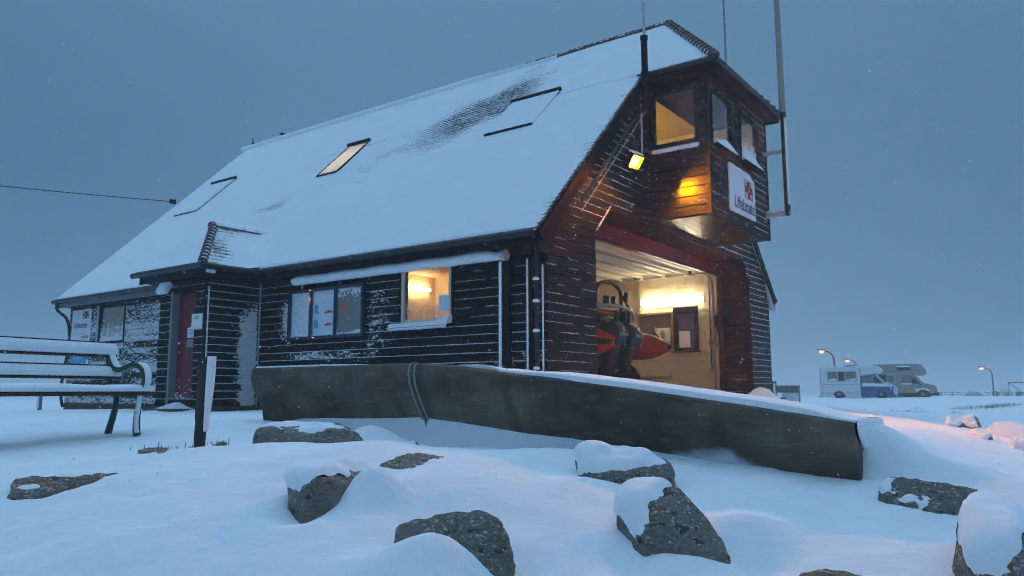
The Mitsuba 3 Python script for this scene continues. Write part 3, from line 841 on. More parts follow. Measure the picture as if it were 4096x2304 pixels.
m = cbx(-0.16, 0.16, -0.015, 0.015, 0, 0.26, 0.004)
m.apply_transform(trimesh.transformations.rotation_matrix(-0.5, (1, 0, 0)))
m.apply_transform(trimesh.transformations.rotation_matrix(1.1, (0, 0, 1)))
m.apply_translation((TX0 + 0.32, -0.28, 4.28))
add('screen', m, 'm_felt', SC)
add('leg', cbx(TX0 + 0.2, TX0 + 0.25, -0.9, -0.85, TZ0 + 0.1, 4.2), 'm_trim_brown', SC)
add('leg', cbx(TX0 + 0.6, TX0 + 0.65, -0.1, -0.05, TZ0 + 0.1, 4.2), 'm_trim_brown', SC)


def flag_and_name(parent, O, a, o, s0, z0, w, h, text_s, text_z, text_h, squeeze):
    """The rescue service's flag (quartered white, red cross edged blue, letters) and the word below it."""
    O, a, o = np.asarray(O, float), np.asarray(a, float), np.asarray(o, float)
    S = lambda x0, x1, y0, y1, d0, d1: slab(s0 + x0 * w, s0 + x1 * w, z0 + y0 * h, z0 + y1 * h, O, a, o, d0, d1, 0.0005)
    e = 0.03
    border = sbox(s0, z0, s0 + w, z0 + h).difference(sbox(s0 + e * w, z0 + e * h, s0 + (1 - e) * w, z0 + (1 - e) * h))
    fk = add('flag', extr(border, 0.002, frame(O + o * 0.001, a, Z_, o)), 'm_navy', parent)
    cr_ = sbox(s0 + .33 * w, z0 + e * h, s0 + .67 * w, z0 + (1 - e) * h).union(sbox(s0 + e * w, z0 + .33 * h, s0 + (1 - e) * w, z0 + .67 * h))
    cr2 = sbox(s0 + .37 * w, z0 + e * h, s0 + .63 * w, z0 + (1 - e) * h).union(sbox(s0 + e * w, z0 + .37 * h, s0 + (1 - e) * w, z0 + .63 * h))
    add('blue_edge', extr(cr_.difference(cr2), 0.003, frame(O + o * 0.001, a, Z_, o)), 'm_navy', fk)
    add('red_cross', extr(cr2, 0.003, frame(O + o * 0.001, a, Z_, o)), 'm_red', fk)
    anchor = LineString([(s0 + .5 * w, z0 + .40 * h), (s0 + .5 * w, z0 + .60 * h)]).buffer(.02 * w).union(LineString([(s0 + .42 * w, z0 + .46 * h), (s0 + .45 * w, z0 + .41 * h), (s0 + .5 * w, z0 + .39 * h), (s0 + .55 * w, z0 + .41 * h), (s0 + .58 * w, z0 + .46 * h)]).buffer(.02 * w)).union(sbox(s0 + .44 * w, z0 + .58 * h, s0 + .56 * w, z0 + .62 * h))
    add('anchor', extr(anchor, 0.003, frame(O + o * 0.0042, a, Z_, o)), 'm_yellow', fk)
    for ch, x, y in (('R', .08, .70), ('N', .70, .70), ('L', .09, .08), ('I', .80, .08)):
        add('letter', lettering(ch, .20 * h, O + a * (s0 + x * w) + np.array([0, 0, z0 + y * h]), a, Z_, o, 0.0015, True, 1.0), 'm_navy', fk)
    k = add('lettering', lettering('Lifeboats', text_h, O + a * text_s + np.array([0, 0, text_z]), a, Z_, o, 0.0015, True, squeeze), 'm_navy', parent)


SG = thing('lifeboat_sign', 'snow-edged white sign reading Lifeboats on the front of the lookout cabin', 'sign')
rag = [(4.09, 3.40), (5.36, 3.41)]
right_edge = [(5.36 + 0.02 * rng.random(), z) for z in np.linspace(3.45, 4.10, 14)]
top_edge = [(x, 4.235 + 0.02 * rng.random() - 0.09 * sstep(5.1, 5.36, x)) for x in np.linspace(5.35, 4.10, 16)]
left_edge = [(4.09 - 0.02 * rng.random() - 0.02 * (z < 3.7), z) for z in np.linspace(4.2, 3.45, 10)]
add('panel', extr(Polygon(rag + right_edge + top_edge + left_edge).buffer(0), 0.022, frame((0, TY - TB - 0.0005, 0), X_, Z_, NY)), 'm_white', SG)
flag_and_name(SG, (0, TY - TB - 0.0225, 0), X_, NY, 4.83, 3.76, 0.42, 0.34, 4.28, 3.50, 0.205, 0.84)

SG2 = thing('lifeboat_sign', 'white sign reading Lifeboats at the far left end of the long wall', 'sign')
NYo = (-TB - 0.001, 0, 0)
NYa = np.array([0, -1.0, 0])
add('panel', cbx(-TB - 0.016, -TB - 0.001, 12.33, 13.22, 1.68, 2.22, 0.003), 'm_white', SG2)
add('lower_panel', cbx(-TB - 0.016, -TB - 0.001, 12.33, 13.22, 1.45, 1.665, 0.003), 'm_white', SG2)
flag_and_name(SG2, (-TB - 0.016, 0, 0), NYa, np.array(NX), -12.70, 2.00, 0.27, 0.17, -13.12, 1.80, 0.11, 0.98)
add('print', cat([bx(-TB - 0.0185, -TB - 0.0162, 12.40, 12.40 + w, z, z + 0.02) for z, w in ((1.59, .34), (1.55, .28))]), 'm_navy', SG2)
PC = thing('picture_panel', 'small bright blue picture panel low on the wall at the far left corner', 'picture')
add('panel', cbx(-TB - 0.014, -TB - 0.001, 12.31, 13.14, 0.72, 1.10, 0.003), 'm_blue_print', PC)
cld = Polygon([(12.33, 0.74), (13.1, 0.74), (13.1, 0.86), (12.9, 0.95), (12.75, 0.9), (12.6, 1.0), (12.5, 0.94), (12.4, 1.06), (12.33, 1.06)])
add('cloud', extr(cld, 0.002, frame((-TB - 0.0142, 0, 0), Y_, Z_, NX)), 'm_pale_blue', PC)
add('figure', extr(Polygon([(12.42, 0.8), (12.5, 0.8), (12.52, 0.9), (12.47, 0.96), (12.43, 0.9)]), 0.002, frame((-TB - 0.0164, 0, 0), Y_, Z_, NX)), 'm_slat', PC)

# noticeboard of three bays
NB = thing('noticeboard', 'navy-framed glazed noticeboard of three bays below the snowy awning', 'noticeboard')
NBX = -TB - 0.002
fr = sbox(3.43, 1.20, 5.30, 2.055).difference(sbox(3.48, 1.25, 4.085, 2.01)).difference(sbox(4.125, 1.25, 4.70, 2.01)).difference(sbox(4.74, 1.25, 5.26, 2.01))
add('frame', extr(fr, 0.07, frame((NBX, 0, 0), Y_, Z_, NX)), 'm_nb_frame', NB)
mat('m_nb_frame', (0.014, 0.030, 0.065), 0.4)


def nb_white(p, n, uv):
    f = smoothstep(0.40, 0.62, fbm(p.x * 30, p.y * 30, p.z * 30, 3))
    return mix((0.74, 0.78, 0.82), (0.90, 0.92, 0.95), f)


def nb_brown(p, n, uv):
    f = smoothstep(0.0, 0.16, fbm(p.x * 26, p.y * 26, p.z * 26, 3) - 0.74 + 0.42 * smoothstep(1.75, 2.0, p.z) + 0.5 * smoothstep(1.31, 1.27, p.z) + 0.4 * smoothstep(3.54, 3.50, p.y))
    red = dr.exp(-dr.square((p.y - 3.98) / 0.10) - dr.square((p.z - 1.70) / 0.08))  # red reflection in the glass, painted into the poster colour
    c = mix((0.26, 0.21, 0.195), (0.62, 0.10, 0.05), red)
    return mix(c, SNOW, f)


for nm, fn in (('m_nb_white', nb_white), ('m_nb_brown', nb_brown)):
    scene[nm] = {'type': 'twosided', 'b': {'type': 'principled', 'base_color': mikit.proc(fn), 'roughness': 0.6}}
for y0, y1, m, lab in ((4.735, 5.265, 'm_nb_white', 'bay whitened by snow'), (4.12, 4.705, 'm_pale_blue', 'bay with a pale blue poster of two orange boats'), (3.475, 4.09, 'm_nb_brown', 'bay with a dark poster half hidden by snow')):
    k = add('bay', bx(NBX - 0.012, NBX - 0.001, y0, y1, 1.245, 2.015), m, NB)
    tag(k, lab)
    if m == 'm_pale_blue':
        for z in (1.42, 1.63):
            hull = Polygon([(4.20, z), (4.40, z - 0.012), (4.42, z + 0.02), (4.36, z + 0.025), (4.33, z + 0.05), (4.28, z + 0.05), (4.26, z + 0.025), (4.19, z + 0.025)])
            add('printed_boat', extr(hull, 0.002, frame((NBX - 0.0125, 0, 0), Y_, Z_, NX)), 'm_orange', k)
        for y, z in ((4.60, 1.70), (4.61, 1.45)):
            sea = Polygon([(y - 0.06, z - 0.08), (y + 0.05, z - 0.06), (y + 0.06, z + 0.06), (y, z + 0.1), (y - 0.05, z + 0.03)])
            add('printed_coast', extr(sea, 0.002, frame((NBX - 0.0125, 0, 0), Y_, Z_, NX)), 'm_blue_print', k)
        add('poster_head', bx(NBX - 0.0146, NBX - 0.0125, 4.14, 4.69, 1.83, 1.99), 'm_nb_white', k)
    drift = [[(NBX - 0.012, y, 1.25), (NBX - 0.050, y, 1.25), (NBX - 0.052, y, 1.25 + 0.5 * h), (NBX - 0.03, y, 1.25 + h)] for y in np.linspace(y0 + 0.02, y1 - 0.02, 16) for h in [0.035 + 0.03 * math.sin(y * 9 + 1) + 0.01 * rng.random()]]
    add('snow_ledge', loft(drift), 'm_snow_plain', NB)
    add('pane', sheet(y0 + 0.005, y1 - 0.005, 1.25, 2.01, (NBX, 0, 0), Y_, NX, 0.055), 'm_glass', NB)
RL = thing('red_glints', 'glowing red beads added on the noticeboard to imitate reflected red glints', 'glints')  # glowing beads added in place of red light reflected in frame and glass
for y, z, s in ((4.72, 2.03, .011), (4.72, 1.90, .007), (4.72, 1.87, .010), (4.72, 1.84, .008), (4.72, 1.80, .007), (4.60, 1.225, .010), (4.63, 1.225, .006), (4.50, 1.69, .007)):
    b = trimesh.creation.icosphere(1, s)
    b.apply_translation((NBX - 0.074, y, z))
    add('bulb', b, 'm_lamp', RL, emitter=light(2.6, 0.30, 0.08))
add('flex', cat([tube([(NBX - 0.0715, 4.722, 2.04), (NBX - 0.0715, 4.722, 1.22)], 0.003, 5), tube([(NBX - 0.0715, 4.722, 1.222), (NBX - 0.0715, 4.45, 1.222)], 0.003, 5)]), 'm_black', RL)  # wire added to join the glint beads

# awning cassette
AW = thing('awning', 'long rolled-up white awning with a roll of snow along its top, under the eave', 'awning')
add('roller', tube([(-0.15, y, 2.19) for y in np.linspace(0.62, 5.05, 12)], 0.062, 14), 'm_white', AW, smooth=50)
pts = np.linspace(0.70, 5.09, 60)
add('snow_roll', tube([(-0.165, y, 2.205 + 0.006 * math.sin(y * 7)) for y in pts], np.r_[0.03, 0.06, 0.073 + 0.006 * rng.random(57), 0.05], 14), 'm_snow_plain', AW, smooth=60)
add('end_cap', tube([(-0.15, 0.55, 2.19), (-0.15, 0.62, 2.19)], 0.078, 16), 'm_pale_grey', AW)
add('bracket', cbx(-0.16, -TB, 0.56, 0.61, 2.12, 2.26), 'm_trim', AW)
add('bracket', cbx(-0.16, -TB, 4.90, 4.95, 2.12, 2.26), 'm_trim', AW)
add('crank_eye', tube([(-0.15, 4.86, 2.13), (-0.15, 4.86, 2.06)], 0.012, 6), 'm_pale_grey', AW)

# small white floodlight (unlit) under the porch eave, and the lit sodium floodlight on the gable
F2 = thing('floodlight', 'unlit white floodlight tilted down under the porch eave above the red door', 'floodlight')
R2 = trimesh.transformations.rotation_matrix(math.radians(28), (0, 1, 0))


def tilt(m, R, p):
    m.apply_transform(R)
    m.apply_translation(p)
    return m


add('housing', tilt(cbx(-0.05, 0.05, -0.15, 0.15, -0.11, 0.11, 0.02), R2, (-1.32, 7.12, 2.13)), 'm_white', F2)
add('lens', tilt(cbx(-0.058, -0.051, -0.12, 0.12, -0.085, 0.085, 0.002), R2, (-1.32, 7.12, 2.13)), 'm_pale_blue', F2)
add('bracket', cbx(-1.30, -1.08, 7.09, 7.15, 2.17, 2.21), 'm_grey', F2)
SF = thing('floodlight', 'lit amber floodlight glowing on the gable beside the lookout cabin', 'floodlight')
RF = trimesh.transformations.euler_matrix(math.radians(35), 0, math.radians(-11), 'sxyz')
PF = (2.26, -0.24, 3.96)
add('housing', tilt(cbx(-0.14, 0.14, 0.030, 0.10, -0.12, 0.12, 0.02), RF, PF), 'm_black', SF)
for n_, q in (('rim', cbx(-0.14, -0.122, -0.03, 0.0295, -0.12, 0.12, 0.003)), ('rim', cbx(0.122, 0.14, -0.03, 0.0295, -0.12, 0.12, 0.003)), ('rim', cbx(-0.1215, 0.1215, -0.03, 0.0295, 0.102, 0.12, 0.003)), ('rim', cbx(-0.1215, 0.1215, -0.03, 0.0295, -0.12, -0.102, 0.003))):
    add(n_, tilt(q, RF, PF), 'm_black', SF)
add('lens', tilt(cbx(-0.085, 0.085, 0.012, 0.022, -0.07, 0.07, 0.004), RF, PF), 'm_lamp', SF, emitter=light(2300, 640, 0.4))
add('reflector', tilt(cbx(-0.121, 0.121, 0.0235, 0.0255, -0.101, 0.101, 0.0004), RF, PF), 'm_lamp', SF, emitter=light(5, 1.1, 0.02))
add('bracket', cbx(PF[0] - 0.02, PF[0] + 0.02, -0.17, -0.02, PF[2] + 0.00, PF[2] + 0.04), 'm_black', SF)
add('snow_cap', tilt(cbx(-0.14, 0.14, 0.0, 0.10, 0.121, 0.145, 0.012), RF, PF), 'm_snow_plain', SF)

# --- roof
vy0, vy1 = -VO, L_ + VO
XE = 2.98                                   # where the cabin eave starts
SE = (XE + OV) / CU
CYE, APY = TY - 0.25, 0.21                  # cabin eave line, front end of the ridge


def yfront(s):
    if s < SE:
        return vy0
    t = (s - SE) / (SLEN - SE)
    return CYE + (APY - CYE) * t


roof = f'{BH}__roof'
deck = Polygon([(0.02, vy0 + 0.04), (SE, vy0 + 0.04), (SE, CYE + 0.04), (SLEN, APY + 0.03), (SLEN, vy1 - 0.04), (0.02, vy1 - 0.04)])
sky_mid = (sbox((2.24 + OV) / CU, 6.78, (3.10 + OV) / CU, 7.36))
deck_near = deck.difference(sky_mid)
Mn = frame(slope(0, 0, -0.075), (CU, 0, SU), (0, 1, 0), (-SU, 0, CU))
add('roof', extr(deck_near, 0.07, Mn), 'm_trim', BH)
Mr = frame((W_ + OV - 0.0 + -0.075 * SU, 0, HE - 0.075 * CU), (-CU, 0, SU), (0, 1, 0), (SU, 0, CU))
add('far_slope', extr(deck, 0.11, Mr), 'm_snow_plain', roof)
# tile courses on the near slope
GA = 0.1035
NC = int(SLEN / GA)
r_t = np.random.default_rng(31)
for i2 in range(NC):
    s0 = i2 * GA - 0.02
    s1 = min(s0 + GA + 0.03, SLEN)
    ya, yb = yfront(s0 + 0.05) - 0.015, vy1 + 0.012
    n = max(2, int((yb - ya) / 0.165))
    ys = np.linspace(ya, yb, n + 1)
    runs, V, F = [], [], []
    for j in range(n):
        l = 0.034 + r_t.normal(0, 0.0012)
        y0, y1 = ys[j] + 0.0015, ys[j + 1] - 0.0015
        if s1 > (2.21 + OV) / CU and s0 < (3.12 + OV) / CU and y1 > 6.76 and y0 < 7.38:
            if V:
                runs.append((V, F))
            V, F = [], []
            continue
        b = len(V)
        sj = s0 + r_t.normal(0, 0.0007)
        for y in (y0, y1):
            V += [slope(sj, y, 0.0), slope(sj, y, l), slope(s1, y, 0.010), slope(s1, y, -0.004)]
        F += [[b, b + 4, b + 5], [b, b + 5, b + 1], [b + 1, b + 5, b + 6], [b + 1, b + 6, b + 2], [b, b + 1, b + 2], [b, b + 2, b + 3], [b + 4, b + 6, b + 5], [b + 4, b + 7, b + 6]]
        if j < n - 1:
            F += [[b + 4, b + 8, b + 9], [b + 4, b + 9, b + 5], [b + 5, b + 9, b + 10], [b + 5, b + 10, b + 6]]
            F[-4:] = [f for f in F[-4:]]
    runs.append((V, F))
    for V, F in runs:
        F = [f for f in F if max(f) < len(V)]
        add('tile_course', trimesh.Trimesh(np.array(V), F, process=False), 'm_tile', roof)
# the snow lying on it: thin where the wind has scoured it
ns_, ny_ = 176, 300
ss = np.linspace(-0.05, SLEN + 0.02, ns_)
V = []
pa, pb = np.array([3.40, 3.1]), np.array([2.45, 5.5])
for s in ss:
    ya, yb = yfront(max(s, 0)) - 0.01, vy1 + 0.005
    for y in np.linspace(ya, yb, ny_):
        x = -OV + s * CU
        q = np.array([x, y])
        t = np.clip(((q - pa) @ (pb - pa)) / ((pb - pa) @ (pb - pa)), 0, 1)
        V.append((s, y, x, np.linalg.norm(q - pa - t * (pb - pa)), t, ya))
V = np.array(V)
nz = meshkit.fbm(np.c_[V[:, 2] * 1.3, V[:, 1] * 0.55, V[:, 0] * 0], 4, 41)
nf = meshkit.fbm(np.c_[V[:, 2] * 5, V[:, 1] * 1.3, V[:, 0] * 0], 3, 42)
wid = 1.15 - 0.35 * V[:, 4] + 1.1 * (nz - 0.5)
bare = (1 - sstep(0.0, 1.6, V[:, 3] / np.clip(wid, 0.1, 9))) * (1 - 0.50 * sstep(0.35, 1.0, V[:, 4]))
lobes = 0.9 * np.exp(-((V[:, 2] - 1.45) / 0.22) ** 2 - ((V[:, 1] - 7.9) / 0.7) ** 2) + 0.5 * np.exp(-((V[:, 2] - 1.9) / 0.5) ** 2 - ((V[:, 1] - 6.6) / 1.2) ** 2) + 0.4 * np.exp(-((V[:, 2] - 1.8) / 0.3) ** 2 - ((V[:, 1] - 12.2) / 0.8) ** 2)
h = 0.047 - 0.0275 * np.clip(bare + lobes * 0.7, 0, 1) + 0.011 * (nf - 0.5) + 0.006 * (nz - 0.5)
vg = 1 - sstep(0.03, 0.55, V[:, 1] - V[:, 5])
h = h - 0.0125 * vg * (V[:, 0] < SE + 0.3) - 0.004 * vg * (nf > 0.45)
edge = np.minimum(V[:, 1] - V[:, 5], vy1 + 0.005 - V[:, 1])
h = np.where(edge < 0.012, 0.006, h)
h = np.where(V[:, 0] < 0, 0.02, h)
sk = [(2.20, 3.12, 1.68, 2.76), (2.21, 3.14, 6.74, 7.40), (2.00, 3.06, 11.58, 12.60)]
for xa, xb, ya, yb in sk:
    inn = (V[:, 2] > xa) & (V[:, 2] < xb) & (V[:, 1] > ya) & (V[:, 1] < yb)
    h = np.where(inn, -0.01, h)
xyz = np.stack([-OV + V[:, 0] * CU - h * SU, V[:, 1], HE + V[:, 0] * SU + h * CU], 1)
ii = np.arange(ns_ * ny_).reshape(ns_, ny_)
qd = np.stack([ii[:-1, :-1], ii[:-1, 1:], ii[1:, 1:], ii[1:, :-1]], -1).reshape(-1, 4)[:, ::-1]
qc = V[qd].mean(1)
lit_gap = (qc[:, 2] > 2.22) & (qc[:, 2] < 3.13) & (qc[:, 1] > 6.76) & (qc[:, 1] < 7.38)
add('roof_snow', (xyz, qd[~lit_gap]), 'm_snow', BH, smooth=True)
# verge tiles undersides, barge boards
for yv, sgn in ((vy0, -1), (vy1, 1)):
    for mir in (False, True):
        pts = []
        s_end = SE if yv < 0 else SLEN
        ring = []
        for s in (-0.02, s_end):
            ring.append([slope(s, yv - sgn * 0.002, -0.02), slope(s, yv + sgn * 0.03, -0.02), slope(s, yv + sgn * 0.03, -0.20), slope(s, yv - sgn * 0.002, -0.20)])
        m = loft(ring)
        if mir:
            m.apply_transform(np.diag([-1.0, 1, 1, 1]))
            m.apply_translation((W_, 0, 0))
            m.invert()
        add('barge_board', m, 'm_trim', BH)
# a conduit pipe that runs up under the front verge
add('verge_pipe', tube([(np.array(slope(s, -0.13, -0.34))) for s in np.linspace(1.2, SE - 0.05, 8)], 0.028, 10), 'm_gutter', BH, smooth=50)
add('snow_line', tube([(np.array(slope(s, -0.036, -0.52))) for s in np.linspace(1.2, SE - 0.35, 8)], 0.005, 5), 'm_snow_plain', BH)
# boxed eave ends on the front corners
m = extr(Polygon([(-0.30, 2.16), (0.0, 2.16), (0.36, 2.92), (-0.10, 2.50), (-0.30, 2.36)]), 0.05, frame((0, -0.03, 0), X_, Z_, NY))
add('eave_end', m, 'm_trim', BH)
m = extr(Polygon([(W_ + 0.30, 2.16), (W_ - 0.0, 2.16), (W_ - 0.26, 2.80), (W_ + 0.06, 2.62), (W_ + 0.30, 2.40)]), 0.05, frame((0, -0.03, 0), X_, Z_, NY))
k = add('eave_end', m, 'm_pale_grey', BH)
tag(k, 'eave end whitened by stuck snow')
# ridge tiles
for y in np.arange(APY - 0.1, vy1 - 0.2, 0.42):
    a = np.linspace(-0.15, math.pi + 0.15, 9)
    out = [[(MID + 0.125 * math.cos(t), yy_, ZR - 0.035 + 0.105 * math.sin(t)) for t in a] + [(MID + 0.10 * math.cos(t), yy_, ZR - 0.045 + 0.085 * math.sin(t)) for t in a[::-1]] for yy_ in (y, y + 0.415)]
    dz = 0.004 * rng.normal()
    m = loft(out)
    m.apply_translation((0, 0, dz))
    add('ridge_tile', m, 'm_tile', roof, smooth=40)
    sn = [[(MID - 0.02 + 0.150 * math.cos(t), yy_, ZR - 0.028 + (0.118 + 0.006 * rng.random()) * math.sin(t)) for t in np.linspace(3.1 - 2.2 * sstep(2.5, 7.5, y) + 0.2 * rng.random(), math.pi + 0.75, 8)] for yy_ in (y + 0.01, y + 0.2, y + 0.43)]
    V2 = np.array(sn).reshape(-1, 3)
    F2_ = [[i3 * 8 + j, i3 * 8 + j + 1, (i3 + 1) * 8 + j + 1, (i3 + 1) * 8 + j] for i3 in range(2) for j in range(7)]
    if y > 2.4:
        add('ridge_snow', (V2, np.array(F2_)), 'm_snow_plain', roof, smooth=True)

# cabin roof: front hip with its own courses, far slope shared with the main one
apex = np.array([MID, APY, ZR])
cl_, cr_ = np.array([XE, CYE, 5.695]), np.array([W_ - XE, CYE, 5.695])
nh = 18
hip_n = unit(np.cross(cr_ - cl_, apex - cl_))
if hip_n[2] < 0:
    hip_n = -hip_n
for i2 in range(nh):
    t0, t1 = i2 / nh, (i2 + 1.25) / nh
    t1 = min(t1, 1.0)
    P = lambda t, e: (cl_ if e == 0 else cr_) * (1 - t) + apex * t
    ring = [[P(t0, e) - hip_n * 0.004, P(t0, e) + hip_n * 0.034, P(t1, e) + hip_n * 0.010, P(t1, e) - hip_n * 0.004] for e in (0, 1)]
    add('tile_course', loft(ring), 'm_tile', roof)
ht = lambda a_, b_, n_, r_, part: None


def hip_tiles(a, b, n, r, parent, snowy, lift=0.03):
    """Bonnet tiles down a hip from b (top) to a (bottom)."""
    a, b = np.asarray(a, float), np.asarray(b, float)
    d = unit(b - a)
    sd = unit(np.cross(d, (0, 0, 1)))
    upv = np.cross(sd, d)
    for j in range(n):
        p0, p1 = a + (b - a) * (j / n), a + (b - a) * ((j + 1.15) / n)
        an = np.linspace(-0.1, math.pi + 0.1, 8)
        ring = []
        for p, q, e in ((p0, r, 0.03), (p1, r * 0.55, 0.0)):
            ring.append([p + sd * q * math.cos(t) + upv * (lift - 0.03 + e + 0.8 * q * math.sin(t)) for t in an] + [p + sd * q * .8 * math.cos(t) + upv * (lift - 0.05 + e + 0.62 * q * math.sin(t)) for t in an[::-1]])
        add('hip_tile', loft(ring), 'm_tile', parent, smooth=40)
        if snowy:
            ring = []
            for p, q, e in ((p0 + d * 0.012, r * 1.02, 0.036), (p1, r * 0.62, 0.012)):
                ring.append([p + sd * q * math.cos(t) + upv * (lift - 0.03 + e + 0.84 * q * math.sin(t)) for t in np.linspace(snowy[0], snowy[1], 7)])
            R_ = np.array(ring).reshape(-1, 3)
            add('hip_snow', (R_, np.array([[j2, j2 + 1, 8 + j2, 7 + j2] for j2 in range(6)])), 'm_snow_plain', parent, smooth=True)


hip_tiles(cl_, apex, 18, 0.105, roof, (1.7, 3.3))
hip_tiles(cr_, apex, 18, 0.105, roof, None)
# cabin fascia, soffit and gutter round the eave
fy = CYE + 0.02
cab = Polygon([(XE - 0.02, fy), (W_ - XE + 0.02, fy), (W_ - XE + 0.02, 0.0), (XE - 0.02, 0.0)])
add('cabin_soffit', extr(cab, 0.03, frame((0, 0, 5.56), X_, Y_, Z_)), 'm_trim', BH)
for p0, p1 in (((XE, 0.0), (XE, CYE)), ((XE, CYE), (W_ - XE, CYE)), ((W_ - XE, CYE), (W_ - XE, 0.0))):
    p0, p1 = np.array(p0), np.array(p1)
    d = unit(p1 - p0)
    n = np.array([d[1], -d[0]])
    e = 0.012 if abs(d[1]) > .5 else -0.012
    q = [p0 - d * e, p1 + d * e, p1 + d * e - n * 0.03, p0 - d * e - n * 0.03]
    add('cabin_fascia', extr(Polygon([tuple(v) for v in q]), 0.155, frame((0, 0, 5.535), X_, Y_, Z_)), 'm_trim', BH)
    g0, g1 = p0 + n * 0.05, p1 + n * 0.05
    if abs(d[1]) < .5:
        g0, g1 = g0 - d * 0.03, g1 + d * 0.03
    add('cabin_gutter', tube([(g0[0], g0[1], 5.655), (g1[0], g1[1], 5.655)], 0.048, 10), 'm_gutter', BH, smooth=50)

# porch roof
pyc = (PY0 + PY1) / 2
PE = OV
pa_ = np.array([-0.54, pyc, 3.345])
rx = (3.345 - HE) / K - OV
e00, e01 = np.array([PX - PE, PY0 - PE, HE]), np.array([PX - PE, PY1 + PE, HE])
v0, v1 = np.array([-OV, PY0 - PE, HE]), np.array([-OV, PY1 + PE, HE])
rm = np.array([rx, pyc, 3.345])


def courses(bl, br, tl, tr, n, parent, thick=0.03, last=True):
    nn = unit(np.cross(br - bl, tl - bl))
    if nn[2] < 0:
        nn = -nn
    for j in range(n):
        t0, t1 = j / n, min((j + 1.3) / n, 1)
        L = lambda t: bl + (tl - bl) * t
        R = lambda t: br + (tr - br) * t
        ring = [[q(t0) - nn * 0.006, q(t0) + nn * thick, q(t1) + nn * 0.010, q(t1) - nn * 0.006] for q in (L, R)]
        add('tile_course', loft(ring), 'm_tile', parent)
    return nn


def quad_snow(bl, br, tl, tr, nn, hfun, parent, n=40, m=40):
    V = []
    for a in np.linspace(-0.02, 1.0, n):
        for b in np.linspace(0, 1, m):
            p = (bl + (br - bl) * b) * (1 - a) + (tl + (tr - tl) * b) * a
            V.append(p + nn * hfun(a, b))
    ii = np.arange(n * m).reshape(n, m)
    add('roof_snow', (np.array(V), np.stack([ii[:-1, :-1], ii[:-1, 1:], ii[1:, 1:], ii[1:, :-1]], -1).reshape(-1, 4)), 'm_snow', parent, smooth=True)


pr_ = f'{BH}__porch_roof'
add('porch_roof', cat([trimesh.Trimesh([e00, v0, rm, pa_, e01, v1], [[0, 1, 2], [0, 2, 3], [0, 3, 4], [4, 3, 2], [4, 2, 5]], process=False)]), 'm_trim', BH)
nn = courses(e00, v0, pa_, rm, 12, pr_)
quad_snow(e00, v0, pa_, rm, nn, lambda a, b: 0.022 + 0.018 * sstep(0.15, 0.75, b) + 0.004 * math.sin(a * 9 + b * 7) + 0.05 * sstep(0.8, 1.0, b) - (0.03 if b < 0.02 else 0), pr_)
nn = courses(e00, e01, pa_, pa_ + np.array([0, 0.001, 0]), 12, pr_)
quad_snow(e00, e01, pa_, pa_ + np.array([0, 0.001, 0]), nn, lambda a, b: 0.045, pr_, 24, 24)
courses(v1, e01, rm, pa_, 10, pr_)
hip_tiles(e00, pa_, 12, 0.080, pr_, (0.45, 3.4))
for x in np.arange(-0.60, rx - 0.05, 0.30):
    a = np.linspace(0, math.pi, 8)
    ring = [[(xx_, pyc + 0.12 * math.cos(t), 3.33 + 0.10 * math.sin(t)) for t in a] + [(xx_, pyc + 0.10 * math.cos(t), 3.32 + 0.08 * math.sin(t)) for t in a[::-1]] for xx_ in (x, x + 0.295)]
    add('ridge_tile', loft(ring), 'm_tile', pr_, smooth=40)
    ring = [[(xx_, pyc + 0.125 * math.cos(t), 3.336 + 0.112 * math.sin(t)) for t in np.linspace(0.4, 3.1, 8)] + [(xx_, pyc, 3.33)] for xx_ in (x + 0.02, x + 0.30)]
    add('ridge_snow', loft(ring), 'm_snow_plain', pr_, smooth=40)
k_ = add('gable_tile', trimesh.creation.icosphere(1, 0.05).apply_translation((-0.62, pyc, 3.36)), 'm_red', pr_)

# eaves: soffit, fascia, gutters with brackets
for y0, y1 in ((0.02, PY0 - PE), (PY1 + PE, L_ + 0.06)):
    add('soffit', bx(-OV + 0.03, -0.0, y0, y1, 2.29, 2.315), 'm_trim', BH)
    add('fascia_board', bx(-OV + 0.005, -OV + 0.03, y0, y1, 2.26, 2.43), 'm_trim' if y0 < 5 else 'm_fascia_snow', BH)
    add('gutter', tube([(-OV - 0.045, y, 2.405) for y in np.linspace(y0 - (0.06 if y0 < 1 else 0), y1 + (0.06 if y0 > 5 else -0.05), 10)], 0.052, 10), 'm_gutter', BH, smooth=50)
    for y in np.arange(y0 + 0.5, y1, 0.95):
        add('gutter_bracket', tube([(-OV - 0.045, y, 2.405), (-OV - 0.045, y + 0.05, 2.405)], 0.060, 10), 'm_gutter', BH)
mat('m_fascia_snow', (0.16, 0.17, 0.19), 0.6)
add('porch_soffit', bx(PX - PE + 0.03, -OV, PY0 - PE + 0.03, PY1 + PE - 0.03, 2.275, 2.30), 'm_trim', BH)
add('porch_soffit', bx(-OV + 0.001, -0.02, PY0 - PE, PY1 + PE, 2.276, 2.299), 'm_trim', BH)
add('fascia_board', bx(PX - PE + 0.005, PX - PE + 0.03, PY0 - PE + 0.005, PY1 + PE - 0.1, 2.24, 2.43), 'm_trim', BH)
add('fascia_board', bx(PX - PE + 0.032, -OV - 0.0, PY0 - PE + 0.005, PY0 - PE + 0.03, 2.24, 2.43), 'm_trim', BH)
add('gutter', tube([(PX - PE - 0.045, y, 2.405) for y in np.linspace(PY0 - PE - 0.06, PY1 + PE + 0.06, 8)], 0.052, 10), 'm_gutter', BH, smooth=50)
add('gutter', tube([(x, PY0 - PE - 0.045, 2.405) for x in np.linspace(PX - PE + 0.01, -OV - 0.09, 8)], 0.052, 10), 'm_gutter', BH, smooth=50)
